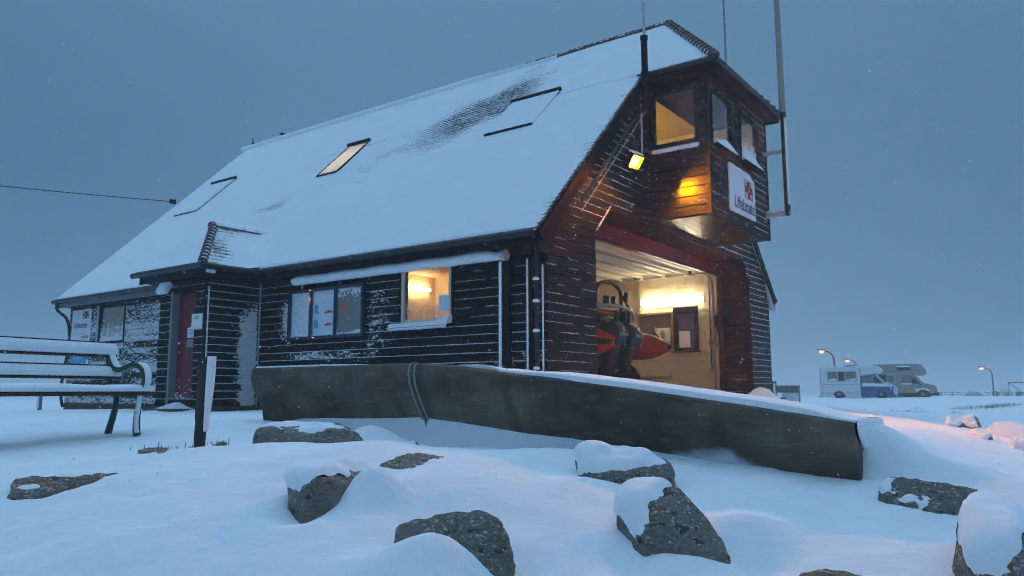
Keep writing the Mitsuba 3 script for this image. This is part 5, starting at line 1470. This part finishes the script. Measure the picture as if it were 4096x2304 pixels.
for nm, pts in ROCKS.items():
    P = np.array(pts)
    c = P.mean(0)
    low = P.copy()
    low[:, 2] -= 0.28
    low[:, :2] = c[:2] + (low[:, :2] - c[:2]) * 1.02
    back = np.array([0.55, 0.40, 0.0]) * (0.5 if nm.startswith('far') or nm in ('pebble', 'patch3') else 0.25)
    hull = trimesh.convex.convex_hull(np.vstack([P, low]))
    size = np.linalg.norm(P.max(0) - P.min(0))
    mf = manifold3d.Manifold(manifold3d.Mesh(np.asarray(hull.vertices, np.float32), np.asarray(hull.faces, np.uint32))).refine_to_length(max(0.016, size * 0.024)).to_mesh()
    m = trimesh.Trimesh(mf.vert_properties[:, :3].astype(float), mf.tri_verts)
    m.merge_vertices()
    sharp = m.copy()
    trimesh.smoothing.filter_laplacian(m, lamb=0.5, iterations=14, volume_constraint=False)
    m.vertices = 0.80 * m.vertices + 0.20 * sharp.vertices
    v = m.vertices
    n = m.vertex_normals
    amp = 0.085 * size
    d = (meshkit.fbm(v / size * 3.2 + 7, 4, 61) - 0.5) * amp + (meshkit.fbm(v * 30, 3, 62) - 0.5) * 0.024
    m.vertices = v + n * d[:, None]
    key = add('boulder', m, 'm_rock', smooth=35)
    tag(key, ROCK_LABEL[nm], 'boulder', 'boulders in the snow')
    # the snow on it: a skin with real thickness that thins out under the stone's surface where the stone is bare
    v, n = m.vertices, m.vertex_normals
    soft = m.copy()
    trimesh.smoothing.filter_laplacian(soft, lamb=0.5, iterations=22, volume_constraint=False)
    ns = np.array(soft.vertex_normals)
    n = unit_rows(0.35 * n + 0.65 * ns)
    wind = n[:, 0] * -0.587 + n[:, 1] * 0.81
    lump = meshkit.fbm(v * 9 + 3, 3, 63) - 0.5
    fine = meshkit.fbm(v * 38, 3, 64) - 0.5
    bias, up_w, wind_w = SNOWY.get(nm, (0.62, 1.05, 0.75))
    k_ = sstep(0.0, 0.30, n[:, 2] * up_w + wind_w * wind - bias + 0.50 * lump + 0.16 * fine)
    thick = np.clip(size * 0.075, 0.012, 0.045) * (0.55 + 0.45 * np.clip(n[:, 2], 0, 1))
    sh_ = trimesh.Trimesh(v + n * (-0.008 + (thick + 0.008) * k_ + 0.006 * k_ * (fine * 1.2 + lump))[:, None], m.faces, process=False)
    keep = k_[m.faces].max(1) > 0.02
    if keep.sum() > 20:
        sh_.update_faces(keep)
        sh_.remove_unreferenced_vertices()
        sh_.merge_vertices()
        trimesh.smoothing.filter_laplacian(sh_, lamb=0.5, iterations=5, volume_constraint=False)
        for piece in sh_.split(only_watertight=False):
            if len(piece.faces) > 150:
                add('snow_cap', piece, 'm_snow', key, smooth=True)

# ------------------------------------------------------------------ bench and post
BN = thing('park_bench', 'snow-covered slatted bench with a scrolled green iron arm, at the left edge', 'bench')
ba = np.array([0.988, 0.156, 0])
bf = np.array([0.156, -0.988, 0])            # the way it faces
bo = np.array([-5.01, 1.48, -0.05])
BP = lambda a, f, z: bo + ba * a + bf * f + np.array([0, 0, z])


def bench_box(a0, a1, prof):
    return loft([[BP(a, f, z) for f, z in prof] for a in (a0, a1)])


slats = [(-0.20, 0.700, -0.155, 0.845), (-0.165, 0.500, -0.13, 0.632)]
for i2, (f0, z0, f1, z1) in enumerate(slats):
    n_ = unit(np.array([z1 - z0, -(f1 - f0)]))
    f0, z0, f1, z1 = -0.02 - (z0 - 0.42) * 0.28, z0, -0.02 - (z1 - 0.42) * 0.28, z1
    add('back_slat', bench_box(-1.75, 0.09, [(f0, z0), (f0 + 0.030, z0 + 0.006), (f1 + 0.030, z1), (f1, z1 + 0.002)]), 'm_slat', BN)
    ringn = []
    for a in np.linspace(-1.74, 0.085, 24):
        w = 0.012 + 0.004 * rng.random()
        ringn.append([BP(a, f0 + 0.0315, z0 + 0.026), BP(a, f0 + 0.040 + w, z0 + 0.034), BP(a, f0 + 0.043 + w, (z0 + z1) / 2), BP(a, f1 + 0.040 + w, z1 - 0.02), BP(a, f1 + 0.030, z1 - 0.010)])
    add('slat_snow', loft(ringn), 'm_snow', BN, smooth=50)
for f0, f1, z in ((0.02, 0.12, 0.370), (0.135, 0.235, 0.372), (0.25, 0.35, 0.370), (0.365, 0.42, 0.352)):
    add('seat_slat', bench_box(-1.75, 0.15, [(f0, z), (f1, z), (f1, z + 0.028), (f0, z + 0.028)]), 'm_slat', BN)
ringn = []
for a in np.linspace(-1.74, 0.12, 26):
    h = 0.048 + 0.006 * math.sin(a * 6) + 0.004 * rng.random()
    if a > 0.05:
        h *= 0.6
    ringn.append([BP(a, 0.03, 0.402), BP(a, 0.40, 0.402), BP(a, 0.43, 0.388), BP(a, 0.437, 0.402 + 0.3 * h), BP(a, 0.41, 0.402 + 0.85 * h), BP(a, 0.25, 0.402 + h), BP(a, 0.06, 0.402 + 0.9 * h)])
add('seat_snow', loft(ringn), 'm_snow', BN, smooth=50)
for a in (0.03, -1.40):
    fr_ = add('iron_end', tube([BP(a, f, z) for f, z in spline([(-0.05, 0.0), (0.0, 0.14), (0.035, 0.28), (0.03, 0.38)], 14)], np.linspace(0.032, 0.024, 14), 8), 'm_green_iron', BN, smooth=50)
    add('front_leg', tube([BP(a, f, z) for f, z in spline([(0.345, 0.0), (0.33, 0.12), (0.345, 0.26), (0.36, 0.38)], 14)], np.linspace(0.034, 0.024, 14), 8), 'm_green_iron', fr_, smooth=50)
    add('leg_snow', tube([BP(a - 0.012, f + 0.012, z) for f, z in spline([(0.345, 0.02), (0.33, 0.12), (0.345, 0.26), (0.36, 0.36)], 14)], 0.022, 8), 'm_snow_plain', fr_, smooth=50)
    add('seat_bearer', tube([BP(a, f, z) for f, z in spline([(0.0, 0.385), (0.10, 0.36), (0.2, 0.345), (0.38, 0.37)], 14)], 0.022, 8), 'm_green_iron', fr_, smooth=50)
    add('back_stay', tube([BP(a, -0.03 - t * 0.13, 0.38 + t * 0.44) for t in np.linspace(0, 1, 8)], 0.018, 8), 'm_green_iron', fr_, smooth=50)
    arm = spline([(-0.10, 0.745), (-0.06, 0.675), (0.0, 0.605), (0.09, 0.585), (0.20, 0.615), (0.30, 0.625), (0.40, 0.575), (0.425, 0.48), (0.40, 0.41), (0.365, 0.36)], 44)
    ring = []
    for j, (f, z) in enumerate(arm):
        tn = unit(arm[min(j + 1, 43)] - arm[max(j - 1, 0)])
        nx_ = np.array([-tn[1], tn[0]])
        ring.append([BP(a + s_ * 0.030, f + nx_[0] * q, z + nx_[1] * q) for s_, q in ((-1, -0.022), (1, -0.022), (1, 0.022), (-1, 0.022))])
    ar = add('arm', loft(ring), 'm_green_iron', BN, smooth=40)
    for j0, j1 in ((0, 13), (26, 40)):
        ring = []
        for j in range(j0, j1):
            f, z = arm[j]
            tn = unit(arm[min(j + 1, 43)] - arm[max(j - 1, 0)])
            nx_ = np.array([-tn[1], tn[0]])
            e = math.sin(math.pi * (j - j0 + 0.6) / (j1 - j0 + 0.2))
            ring.append([BP(a + s_ * 0.027, f + nx_[0] * q, z + nx_[1] * q) for s_, q in ((-1, 0.0222), (1, 0.0222), (0.8, 0.024 + 0.022 * e), (-0.8, 0.024 + 0.022 * e))])
        add('arm_snow', loft(ring), 'm_snow_plain', ar, smooth=50)
PO = thing('wooden_post', 'short dark wooden post with a slab of snow on its right face', 'post')
pc = np.array([-5.05, -0.03])
r_ax, f_ax = np.array([0.587, -0.81]), np.array([0.81, 0.587])
rings = []
for z in np.linspace(-0.25, 0.600, 14):
    a = np.arange(14) * 2 * np.pi / 14
    rad = 0.043 + 0.004 * np.cos(a * 3 + 1) + 0.003 * rng.normal(size=14)
    rings.append([(pc[0] + q * (math.cos(t) * r_ax[0] + math.sin(t) * f_ax[0]), pc[1] + q * (math.cos(t) * r_ax[1] + math.sin(t) * f_ax[1]), z + (0.01 * math.cos(t) if z > 0.59 else 0)) for t, q in zip(a, rad)])
add('trunk', loft(rings), 'm_post', PO, smooth=45)
rings = []
for j, z in enumerate(np.linspace(0.02, 0.615, 16)):
    t = j / 15
    w = 0.008 + 0.026 * min(1, t * 1.6)
    c = pc + r_ax * (0.042 + 0.015 * t)
    rings.append([(c[0] + r_ax[0] * u_ * w + f_ax[0] * v_ * 0.05, c[1] + r_ax[1] * u_ * w + f_ax[1] * v_ * 0.05, z) for u_, v_ in ((-0.3, -1), (0.6, -0.9), (1, -0.3), (1, 0.5), (0.5, 0.9), (-0.3, 0.9))])
add('snow_slab', loft(rings), 'm_snow', PO, smooth=45)
k = thing('marker_post', 'small pale post standing in the snow seen beneath the bench seat', 'post')
add('shaft', cbx(-0.02, 0.06, 14.64, 14.72, -0.3, 0.52, 0.01), 'm_grey', k)
add('snow_side', cbx(-0.045, -0.02, 14.62, 14.72, -0.05, 0.52, 0.01), 'm_snow_plain', k)
# tufts of grass by the post and along the far verge: too many to count
bl = []
rg = np.random.default_rng(77)


def blade(x, y, z, h, lean):
    d = rg.uniform(0, 2 * np.pi)
    w = 0.0035 + 0.002 * h
    t = np.array([math.cos(d), math.sin(d)])
    n = np.array([-t[1], t[0]])
    p0 = np.array([x, y])
    p1 = p0 + t * lean * 0.4
    p2 = p0 + t * lean
    return np.array([[*(p0 - n * w), z - 0.02], [*(p0 + n * w), z - 0.02], [*(p1 + n * w * .8), z + h * 0.7], [*(p1 - n * w * .8), z + h * 0.7], [*p2, z + h]])


V, F = [], []
for cx, cy, n, sp, hh in [(-5.12, -0.18, 26, 0.10, 0.05), (-5.3, 0.0, 16, 0.12, 0.04)] + [(18.2 + t * 8.3 + rg.normal(0, .5), -2.55 - t * 1.35 + rg.normal(0, .28), 14, 0.14, 0.085) for t in rg.beta(2.0, 1.6, 46)] + [(rg.uniform(12, 20), rg.uniform(-3.2, -1.0), 12, 0.12, 0.05) for _ in range(14)]:
    for _ in range(n):
        x, y = cx + rg.normal(0, sp), cy + rg.normal(0, sp)
        z = gz(x, y) if cx < 0 else -0.26
        b = len(V) * 5
        V.append(blade(x, y, z, hh * rg.uniform(0.5, 1.5), hh * rg.uniform(0.5, 2.0)))
        F += [[b, b + 1, b + 2], [b, b + 2, b + 3], [b + 3, b + 2, b + 4]]
V = np.vstack(V)
far_i = V[:, 0] > 5
V[far_i, 2] += ground(V[far_i, 0], V[far_i, 1]) + 0.26
k = add('grass', trimesh.Trimesh(V, F, process=False), 'm_grass')
tag(k, 'thin dead grass poking through the snow', 'grass', kind='stuff')

# ------------------------------------------------------------------ camper vans
def wheel(parent, c, axis_, r=0.32):
    w = trimesh.creation.torus(r * 0.72, r * 0.28, 28, 12)
    m = frame(c, *[unit(v) for v in (np.cross(axis_, (0, 0, 1)), (0, 0, 1), axis_)])
    w.apply_transform(m)
    k = add('wheel', w, 'm_rubber', parent, smooth=True)
    c = np.asarray(c, float)
    add('rim', tube([c - np.asarray(axis_) * 0.06, c + np.asarray(axis_) * 0.06], r * 0.36, 16), 'm_grey', k)
    add('hub', tube([c - np.asarray(axis_) * 0.03, c + np.asarray(axis_) * 0.03], r * 0.5, 16), 'm_black', k)


def camper(root, O, fw, sd, Wd, spec):
    """O: rear corner on the ground on the side seen, fw towards the bonnet, sd away from the viewer."""
    O, fw, sd = np.asarray(O, float), unit(fw), unit(sd)
    M = frame(O, fw, (0, 0, 1), sd)
    ex = lambda poly, d0, d1, m, nm, par=root: add(nm, extr(poly, d1 - d0, frame(O + sd * d0, fw, (0, 0, 1), sd)), m, par)
    return ex


d1 = unit(np.array([50.47 - 49.41, 4.32 - 9.28, 0]))
sd1 = unit(np.cross(d1, (0, 0, 1))) * -1
if sd1[0] < 0:
    sd1 = -sd1
C1 = thing('camper_van', 'white and blue camper van, the nearer of the two parked beyond the boathouse', 'camper van', 'camper vans parked side by side')
o1 = np.array([49.41, 9.28, -0.30])
ex = camper(C1, o1, d1, sd1, 2.0, None)
body = Polygon([(0.02, 0.12), (2.66, 0.08), (2.66, 1.58), (3.40, 1.73), (4.0, 1.75), (4.08, 1.95), (3.86, 2.24), (3.70, 2.27), (0.06, 2.18)]).difference(shapely.Point(1.22, 0.12).buffer(0.42))
bk = ex(body, 0.0, 2.0, 'm_van_white', 'body')
cab = Polygon([(2.675, 0.10), (4.75, 0.10), (4.90, 0.20), (4.92, 0.72), (4.62, 0.90), (4.20, 1.02), (3.62, 1.62), (2.675, 1.60)]).difference(shapely.Point(3.90, 0.10).buffer(0.43))
ck = ex(cab, 0.04, 1.90, 'm_van_blue', 'cab')
ex(Polygon([(2.72, 0.86), (4.6, 0.82), (4.6, 0.89), (4.18, 1.0), (3.98, 1.1), (2.72, 1.08)]), 0.028, 0.045, 'm_snow_plain', 'snow_film', ck)
ex(Polygon([(2.80, 1.08), (3.52, 1.06), (3.42, 1.52), (2.80, 1.54)]), 0.026, 0.05, 'm_curtain', 'side_window', ck)
ex(Polygon([(3.56, 1.06), (3.98, 1.02), (3.66, 1.46), (3.48, 1.52)]), 0.025, 0.05, 'm_dark_window', 'quarter_window', ck)
ex(Polygon([(4.92, 0.66), (4.94, 0.78), (4.62, 0.99), (4.20, 1.12), (3.70, 1.64), (3.56, 1.62), (4.12, 1.0), (4.56, 0.88)]), 0.06, 1.86, 'm_snow_plain', 'windscreen_snow', ck)
ex(sbox(4.70, 0.30, 4.93, 0.78), 0.030, 0.20, 'm_van_white', 'headlamp_panel', ck)
for x in (4.75, 4.79, 4.83, 4.87):
    ex(sbox(x, 0.42, x + 0.012, 0.70), 0.026, 0.0295, 'm_grey', 'grille_bar', ck)
ex(sbox(4.50, 0.64, 4.58, 0.84), -0.12, 0.03, 'm_van_white', 'mirror', ck)
wf = ex(sbox(0.52, 1.22, 2.38, 1.90).buffer(0.04), -0.014, -0.001, 'm_pale_grey', 'side_window', bk)
ex(sbox(0.55, 1.25, 1.14, 1.87), -0.022, -0.0145, 'm_curtain', 'pane', wf)
ex(sbox(1.22, 1.25, 1.62, 1.87), -0.022, -0.0145, 'm_dark_window', 'pane', wf)
ex(sbox(1.68, 1.25, 2.36, 1.87), -0.022, -0.0145, 'm_curtain', 'pane', wf)
ex(Polygon([(0.56, 1.26), (1.13, 1.26), (1.1, 1.36), (0.95, 1.42), (0.8, 1.38), (0.6, 1.34)]), -0.026, -0.0222, 'm_snow_plain', 'snow_patch', wf)
ex(Polygon([(1.7, 1.26), (2.35, 1.26), (2.35, 1.40), (2.1, 1.36), (1.8, 1.34)]), -0.026, -0.0222, 'm_snow_plain', 'snow_patch', wf)
for z in (0.99, 0.38):
    ex(sbox(0.05, z, 2.64, z + 0.028), -0.012, -0.001, 'm_grey', 'trim_strip', bk)
ex(sbox(0.02, 0.14, 0.055, 2.14), -0.012, -0.001, 'm_grey', 'corner_strip', bk)
ex(sbox(2.64, 0.10, 2.668, 2.14), -0.012, -0.001, 'm_trim_brown', 'corner_strip', bk)
rs = [(0.0, 2.17)] + [(x, 2.25 + 0.03 * math.sin(x * 3) + 0.12 * sstep(2.3, 3.0, x) * (1 - sstep(3.3, 3.9, x))) for x in np.linspace(0.05, 3.85, 24)] + [(4.1, 2.0), (4.12, 1.90), (4.0, 1.92), (3.84, 2.20), (3.7, 2.24)]
ex(Polygon(rs).buffer(0), -0.02, 2.0, 'm_snow_plain', 'roof_snow', bk)
ex(sbox(1.60, 2.28, 1.95, 2.32), 0.5, 0.9, 'm_grey', 'roof_vent', bk)
for x in (1.22, 3.92):
    wheel(C1, o1 + d1 * x + sd1 * 0.14 + np.array([0, 0, 0.30]), sd1, 0.33)
ex(sbox(-0.16, 0.14, 0.02, 0.19), 0.1, 1.9, 'm_grey', 'bumper', C1)
ex(Polygon([(1.0, 0.10), (4.9, 0.10), (4.9, 0.30), (1.0, 0.30)]), 0.45, 1.6, 'm_black', 'underside', C1)
C2 = thing('camper_van', 'beige camper van, the farther of the two and partly hidden by the white one', 'camper van', 'camper vans parked side by side')
o2 = np.array([53.6, 9.2, -0.30])
d2 = unit(np.array([54.79 - 53.6, 2.47 - 9.2, 0]))
o2 = np.array([54.79, 2.47, -0.34]) - d2 * 6.15
ex = camper(C2, o2, d2, sd1, 2.0, None)
body = Polygon([(0.0, 0.45), (3.55, 0.42), (3.55, 1.68), (5.20, 1.68), (5.42, 1.78), (5.40, 2.02), (5.15, 2.42), (4.80, 2.52), (0.1, 2.50)])
bk = ex(body, 0.0, 2.1, 'm_van_beige', 'body')
cab = Polygon([(3.56, 0.42), (4.65, 0.42), (4.72, 0.36), (5.95, 0.40), (6.05, 0.55), (6.02, 0.78), (5.80, 0.98), (5.18, 1.12), (4.72, 1.66), (3.56, 1.66)]).difference(shapely.Point(5.08, 0.25).buffer(0.47))
ck = ex(cab, 0.05, 1.95, 'm_van_beige', 'cab')
ex(Polygon([(3.78, 1.08), (4.98, 1.08), (4.60, 1.58), (3.78, 1.58)]), 0.036, 0.06, 'm_curtain', 'side_window', ck)
ex(Polygon([(4.42, 1.09), (4.90, 1.09), (4.62, 1.50), (4.42, 1.50)]), 0.032, 0.0355, 'm_dark_window', 'quarter_window', ck)
ex(Polygon([(6.07, 0.70), (6.10, 0.80), (5.82, 1.03), (5.22, 1.18), (4.78, 1.68), (4.66, 1.66), (5.14, 1.11), (5.78, 0.96)]), 0.07, 1.9, 'm_snow_plain', 'windscreen_snow', ck)
ex(Polygon([(3.76, 1.02), (4.4, 1.02), (4.4, 1.12), (3.76, 1.14)]), 0.030, 0.0315, 'm_snow_plain', 'snow_patch', ck)
ex(sbox(3.6, 0.72, 5.9, 0.75), 0.038, 0.049, 'm_grey', 'trim_strip', ck)
ex(sbox(4.92, 0.96, 5.02, 1.06), -0.10, 0.04, 'm_black', 'mirror', ck)
ex(sbox(5.6, 0.22, 6.15, 0.46), 0.1, 1.9, 'm_rubber', 'bumper', C2)
ex(sbox(3.5, 0.12, 5.6, 0.44), 0.3, 1.8, 'm_black', 'underside', C2)
ex(Polygon([(4.55, 0.55), (4.7, 0.70), (5.08, 0.78), (5.45, 0.70), (5.6, 0.55), (5.5, 0.55), (5.08, 0.70), (4.7, 0.6)]), 0.03, 0.05, 'm_snow_plain', 'arch_snow', ck)
wk = ex(sbox(2.2, 1.18, 3.32, 1.80).buffer(0.03), -0.014, -0.001, 'm_pale_grey', 'side_window', bk)
ex(sbox(2.24, 1.22, 2.80, 1.76), -0.02, -0.0145, 'm_trim_brown', 'pane', wk)
ex(sbox(2.88, 1.22, 3.28, 1.70), -0.02, -0.0145, 'm_curtain', 'pane', wk)
wk = ex(sbox(3.45, 2.02, 4.42, 2.44).buffer(0.03), -0.014, -0.001, 'm_grey', 'over_cab_window', bk)
ex(sbox(3.49, 2.05, 4.38, 2.28), -0.02, -0.0145, 'm_dark_window', 'pane', wk)
ex(sbox(3.49, 2.29, 4.38, 2.40), -0.024, -0.0145, 'm_snow_plain', 'snow_patch', wk)
ex(sbox(0.3, 1.98, 5.38, 2.01), -0.012, -0.001, 'm_grey', 'trim_strip', bk)
ex(Polygon([(0.1, 2.49), (0.3, 2.54), (4.7, 2.55), (5.0, 2.50), (4.8, 2.515)]), -0.01, 2.11, 'm_snow_plain', 'roof_snow', bk)
for x in (1.4, 5.08):
    wheel(C2, o2 + d2 * x + sd1 * 0.16 + np.array([0, 0, 0.32]), sd1, 0.35)

# ------------------------------------------------------------------ far things
def street_lamp(x, y, h, zb, lab, e=(6.0, 0.62, 0.0)):
    L = thing('street_lamp', lab, 'street lamp', 'lit street lamps in the distance')
    pts = [(x, y, zb), (x, y, h - 1.2)] + [(x, y + 0.9 * (1 - math.cos(t)), h - 1.2 + 1.15 * math.sin(t)) for t in np.linspace(0.2, math.pi / 2, 7)]
    add('pole', tube(pts, np.linspace(0.10, 0.06, len(pts)), 8), 'm_pole_dark', L, smooth=50)
    b = trimesh.creation.icosphere(2, 0.20)
    b.apply_scale((0.8, 1.35, 0.75))
    b.apply_translation((x - 0.05, y + 1.35, h - 0.10))
    add('lantern', b, 'm_lamp', L, emitter=light(*e))
    add('hood', cbx(x - 0.25, x + 0.2, y + 0.85, y + 1.85, h + 0.17, h + 0.26, 0.04), 'm_pole_dark', L)


street_lamp(88.4, 17.6, 4.9, -1.0, 'tallest lit street lamp, rising behind the rear end of the white camper van')
street_lamp(113.4, 20.4, 4.6, -1.4, 'lit street lamp whose head shows just above the middle of the white camper roof')
street_lamp(130.8, 5.0, 3.55, -1.6, 'lit street lamp standing alone at the far right')
fx = 130.0
RA_ = thing('railing', 'long low metal railing along the seafront behind the parked vans', 'railing')
for y in np.arange(13.5, -3.0, -1.55):
    add('post', cbx(fx - 0.04, fx + 0.04, y - 0.05, y + 0.05, -1.6, -0.13, 0.01), 'm_pole_dark', RA_)
for z in (-0.17, -0.45, -0.75):
    add('rail', cbx(fx - 0.03, fx + 0.03, -3.0, 13.5, z - 0.035, z + 0.035, 0.01), 'm_pole_dark', RA_)
CA = thing('parked_car', 'car buried under a smooth dome of snow near the far railing', 'car')
ex = camper(CA, np.array([120.0, 8.2, -1.20]), (0, -1, 0), (1, 0, 0), 1.7, None)
ck = ex(Polygon([(0.05, 0.22), (3.7, 0.22), (3.72, 0.60), (2.9, 0.72), (2.3, 1.18), (0.9, 1.2), (0.25, 0.85), (0.05, 0.8)]), 0, 1.6, 'm_pale_grey', 'body')
ex(Polygon([(0.0, 0.62), (0.35, 0.95), (0.85, 1.28), (1.6, 1.36), (2.35, 1.24), (2.95, 0.84), (3.75, 0.70), (3.75, 0.55), (2.8, 0.66), (2.2, 1.1), (0.9, 1.1), (0.3, 0.6)]), -0.1, 1.7, 'm_snow_plain', 'snow_cover', ck)
for x in (0.75, 3.0):
    wheel(CA, np.array([120.05, 8.2 - x, -0.92]), np.array([1.0, 0, 0]), 0.29)
CA2 = thing('small_car', 'low car with an olive flank beside the snow-domed car', 'car')
ex = camper(CA2, np.array([121.0, 6.5, -1.40]), (0, -1, 0), (1, 0, 0), 1.6, None)
ck = ex(Polygon([(0, 0.25), (2.4, 0.25), (2.4, 0.5), (1.8, 0.62), (0.3, 0.62), (0, 0.5)]), 0, 1.5, 'm_olive', 'body')
ex(Polygon([(0, 0.5), (0.3, 0.72), (1.2, 0.85), (2.0, 0.68), (2.45, 0.52), (1.8, 0.60), (0.3, 0.60)]), -0.05, 1.55, 'm_snow_plain', 'snow_cover', ck)
LB = thing('lifebuoy_stand', 'dull red lifebuoy housing on a post right of the far lamp', 'lifebuoy stand')
add('post', cbx(129.9, 130.0, 4.55, 4.65, -1.8, 0.1, 0.01), 'm_pole_dark', LB)
m = trimesh.creation.torus(0.32, 0.12, 24, 10)
m.apply_transform(trimesh.transformations.rotation_matrix(math.pi / 2, (0, 1, 0)))
m.apply_translation((129.8, 4.72, -0.38))
add('ring', m, 'm_red_far', LB, smooth=True)
mat('m_red_far', (0.20, 0.06, 0.06), 0.6)
NS = thing('notice_sign', 'pale sign on two legs beside the lifebuoy stand', 'sign')
add('panel', cbx(130.0, 130.05, 3.15, 4.0, -0.35, 0.45, 0.01), 'm_white', NS)
add('leg', cbx(130.0, 130.06, 3.2, 3.27, -1.7, -0.35, 0.01), 'm_pole_dark', NS)
add('leg', cbx(130.0, 130.06, 3.88, 3.95, -1.7, -0.35, 0.01), 'm_pole_dark', NS)
GF = thing('steel_frame', 'open steel gantry frame at the far right edge', 'gantry')
for y in (3.0, 0.9, -0.6):
    add('post', cbx(130.9, 131.0, y - 0.05, y + 0.05, -1.8, 1.25, 0.01), 'm_pole_dark', GF)
add('beam', cbx(130.88, 131.02, -0.8, 3.1, 1.25, 1.40, 0.01), 'm_pole_dark', GF)
add('brace', tube([(130.95, 2.9, 1.2), (130.95, 1.0, -0.6)], 0.05, 6), 'm_pole_dark', GF)
add('cabinet', cbx(130.5, 131.2, 1.4, 2.2, -1.8, -0.05, 0.02), 'm_grey', GF)
add('cabinet', cbx(130.5, 131.2, 3.1, 3.7, -1.8, 0.1, 0.02), 'm_pale_grey', GF)
HUT = thing('slatted_stall', 'low weathered stall with a slatted timber front beyond the boathouse corner', 'stall')
hx = 29.6
for i2 in range(5):
    add('plank', cbx(hx - 0.02, hx + 0.01, 5.16, 6.30, 0.20 + i2 * 0.068, 0.262 + i2 * 0.068, 0.004), 'm_post', HUT)
add('lower_panel', cbx(hx + 0.012, hx + 0.04, 5.18, 5.95, -0.20, 0.20, 0.005), 'm_van_white', HUT)
add('post', cbx(hx - 0.03, hx + 0.05, 5.10, 5.16, -0.3, 0.54, 0.006), 'm_grey', HUT)
add('post', cbx(hx - 0.03, hx + 0.05, 6.30, 6.36, -0.3, 0.54, 0.006), 'm_grey', HUT)
add('snow_top', cbx(hx - 0.05, hx + 0.3, 5.10, 6.40, 0.545, 0.58, 0.015), 'm_snow_plain', HUT)
add('bench_plank', cbx(hx - 0.5, hx - 0.1, 5.7, 6.9, -0.10, -0.03, 0.01), 'm_post', HUT)
k = thing('gate_post', 'dark square post between the boathouse corner and the slatted stall', 'post')
add('shaft', cbx(23.0, 23.2, 4.20, 4.36, -0.3, 0.68, 0.01), 'm_post', k)
add('snow_side', cbx(22.985, 22.999, 4.19, 4.26, -0.1, 0.6, 0.004), 'm_snow_plain', k)
k = thing('distant_bollard', 'thin far post between the stall and the white camper van', 'post')
add('shaft', cbx(70.0, 70.15, 12.0, 12.15, -0.8, 0.55, 0.01), 'm_pole_dark', k)

# ------------------------------------------------------------------ falling snow and the air
rf = np.random.default_rng(99)
NF = 9000
dist_ = 1.8 + 13.0 * rf.random(NF) ** 0.8
az = rf.uniform(-0.62, 0.62, NF)
dirs = np.stack([np.cos(az) * 0.81 + np.sin(az) * 0.587, np.cos(az) * 0.587 - np.sin(az) * 0.81], 1)
fx_ = EYE[:2] + dirs * dist_[:, None]
fz = EYE[2] + rf.uniform(-0.35, 0.62, NF) * dist_
ok = (fz > ground(fx_[:, 0], fx_[:, 1]) + 0.05) & ~((fx_[:, 0] > -0.4) & (fx_[:, 1] > -0.2)) & ~((fx_[:, 0] > -1.5) & (fx_[:, 1] > 5.8)) & ~((fx_[:, 0] > 3.1) & (fx_[:, 1] > -1.3) & (fz > 3.1))
C = np.c_[fx_, fz][ok]
C = np.vstack([C, np.c_[rf.uniform(0.6, 3.2, 900), rf.uniform(-2.4, -0.35, 900), rf.uniform(1.6, 4.9, 900)], np.c_[rf.uniform(1.5, 8.0, 500), rf.uniform(-2.2, -1.35, 500), rf.uniform(0.6, 4.0, 500)]])
octv = np.array([[1, 0, 0], [-1, 0, 0], [0, 1, 0], [0, -1, 0], [0, 0, 1], [0, 0, -1.0]])
octf = np.array([[0, 2, 4], [2, 1, 4], [1, 3, 4], [3, 0, 4], [2, 0, 5], [1, 2, 5], [3, 1, 5], [0, 3, 5]])
sz = rf.uniform(0.0013, 0.0042, len(C)) * (0.55 + 0.065 * np.linalg.norm(C - EYE, axis=1))
V = (octv[None] * rf.uniform(0.5, 1.5, (len(C), 6, 1)) * sz[:, None, None] + C[:, None]).reshape(-1, 3)
F = (octf[None] + (np.arange(len(C)) * 6)[:, None, None]).reshape(-1, 3)
k = add('falling_snow', (V, F), 'm_flake')
tag(k, 'snowflakes blowing through the air', 'snowflakes', kind='stuff')
scene['air'] = {'type': 'homogeneous', 'albedo': rgb(0.95, 0.95, 0.95), 'sigma_t': rgb(0.0030, 0.0030, 0.0030)}
scene['haze'] = {'type': 'cube', 'to_world': T().translate([400, 400, 4.5]).scale([1090, 1090, 9.0]), 'bsdf': {'type': 'null'}, 'interior': {'type': 'ref', 'id': 'air'}}
tag('haze', 'thin snowy air that pales the distance', 'haze', kind='stuff')
tri = sum(len(meshkit.WRITTEN[d['filename']][1]) for d in scene.values() if isinstance(d, dict) and d.get('type') == 'ply')
print('entries', len(scene), 'triangles', tri)
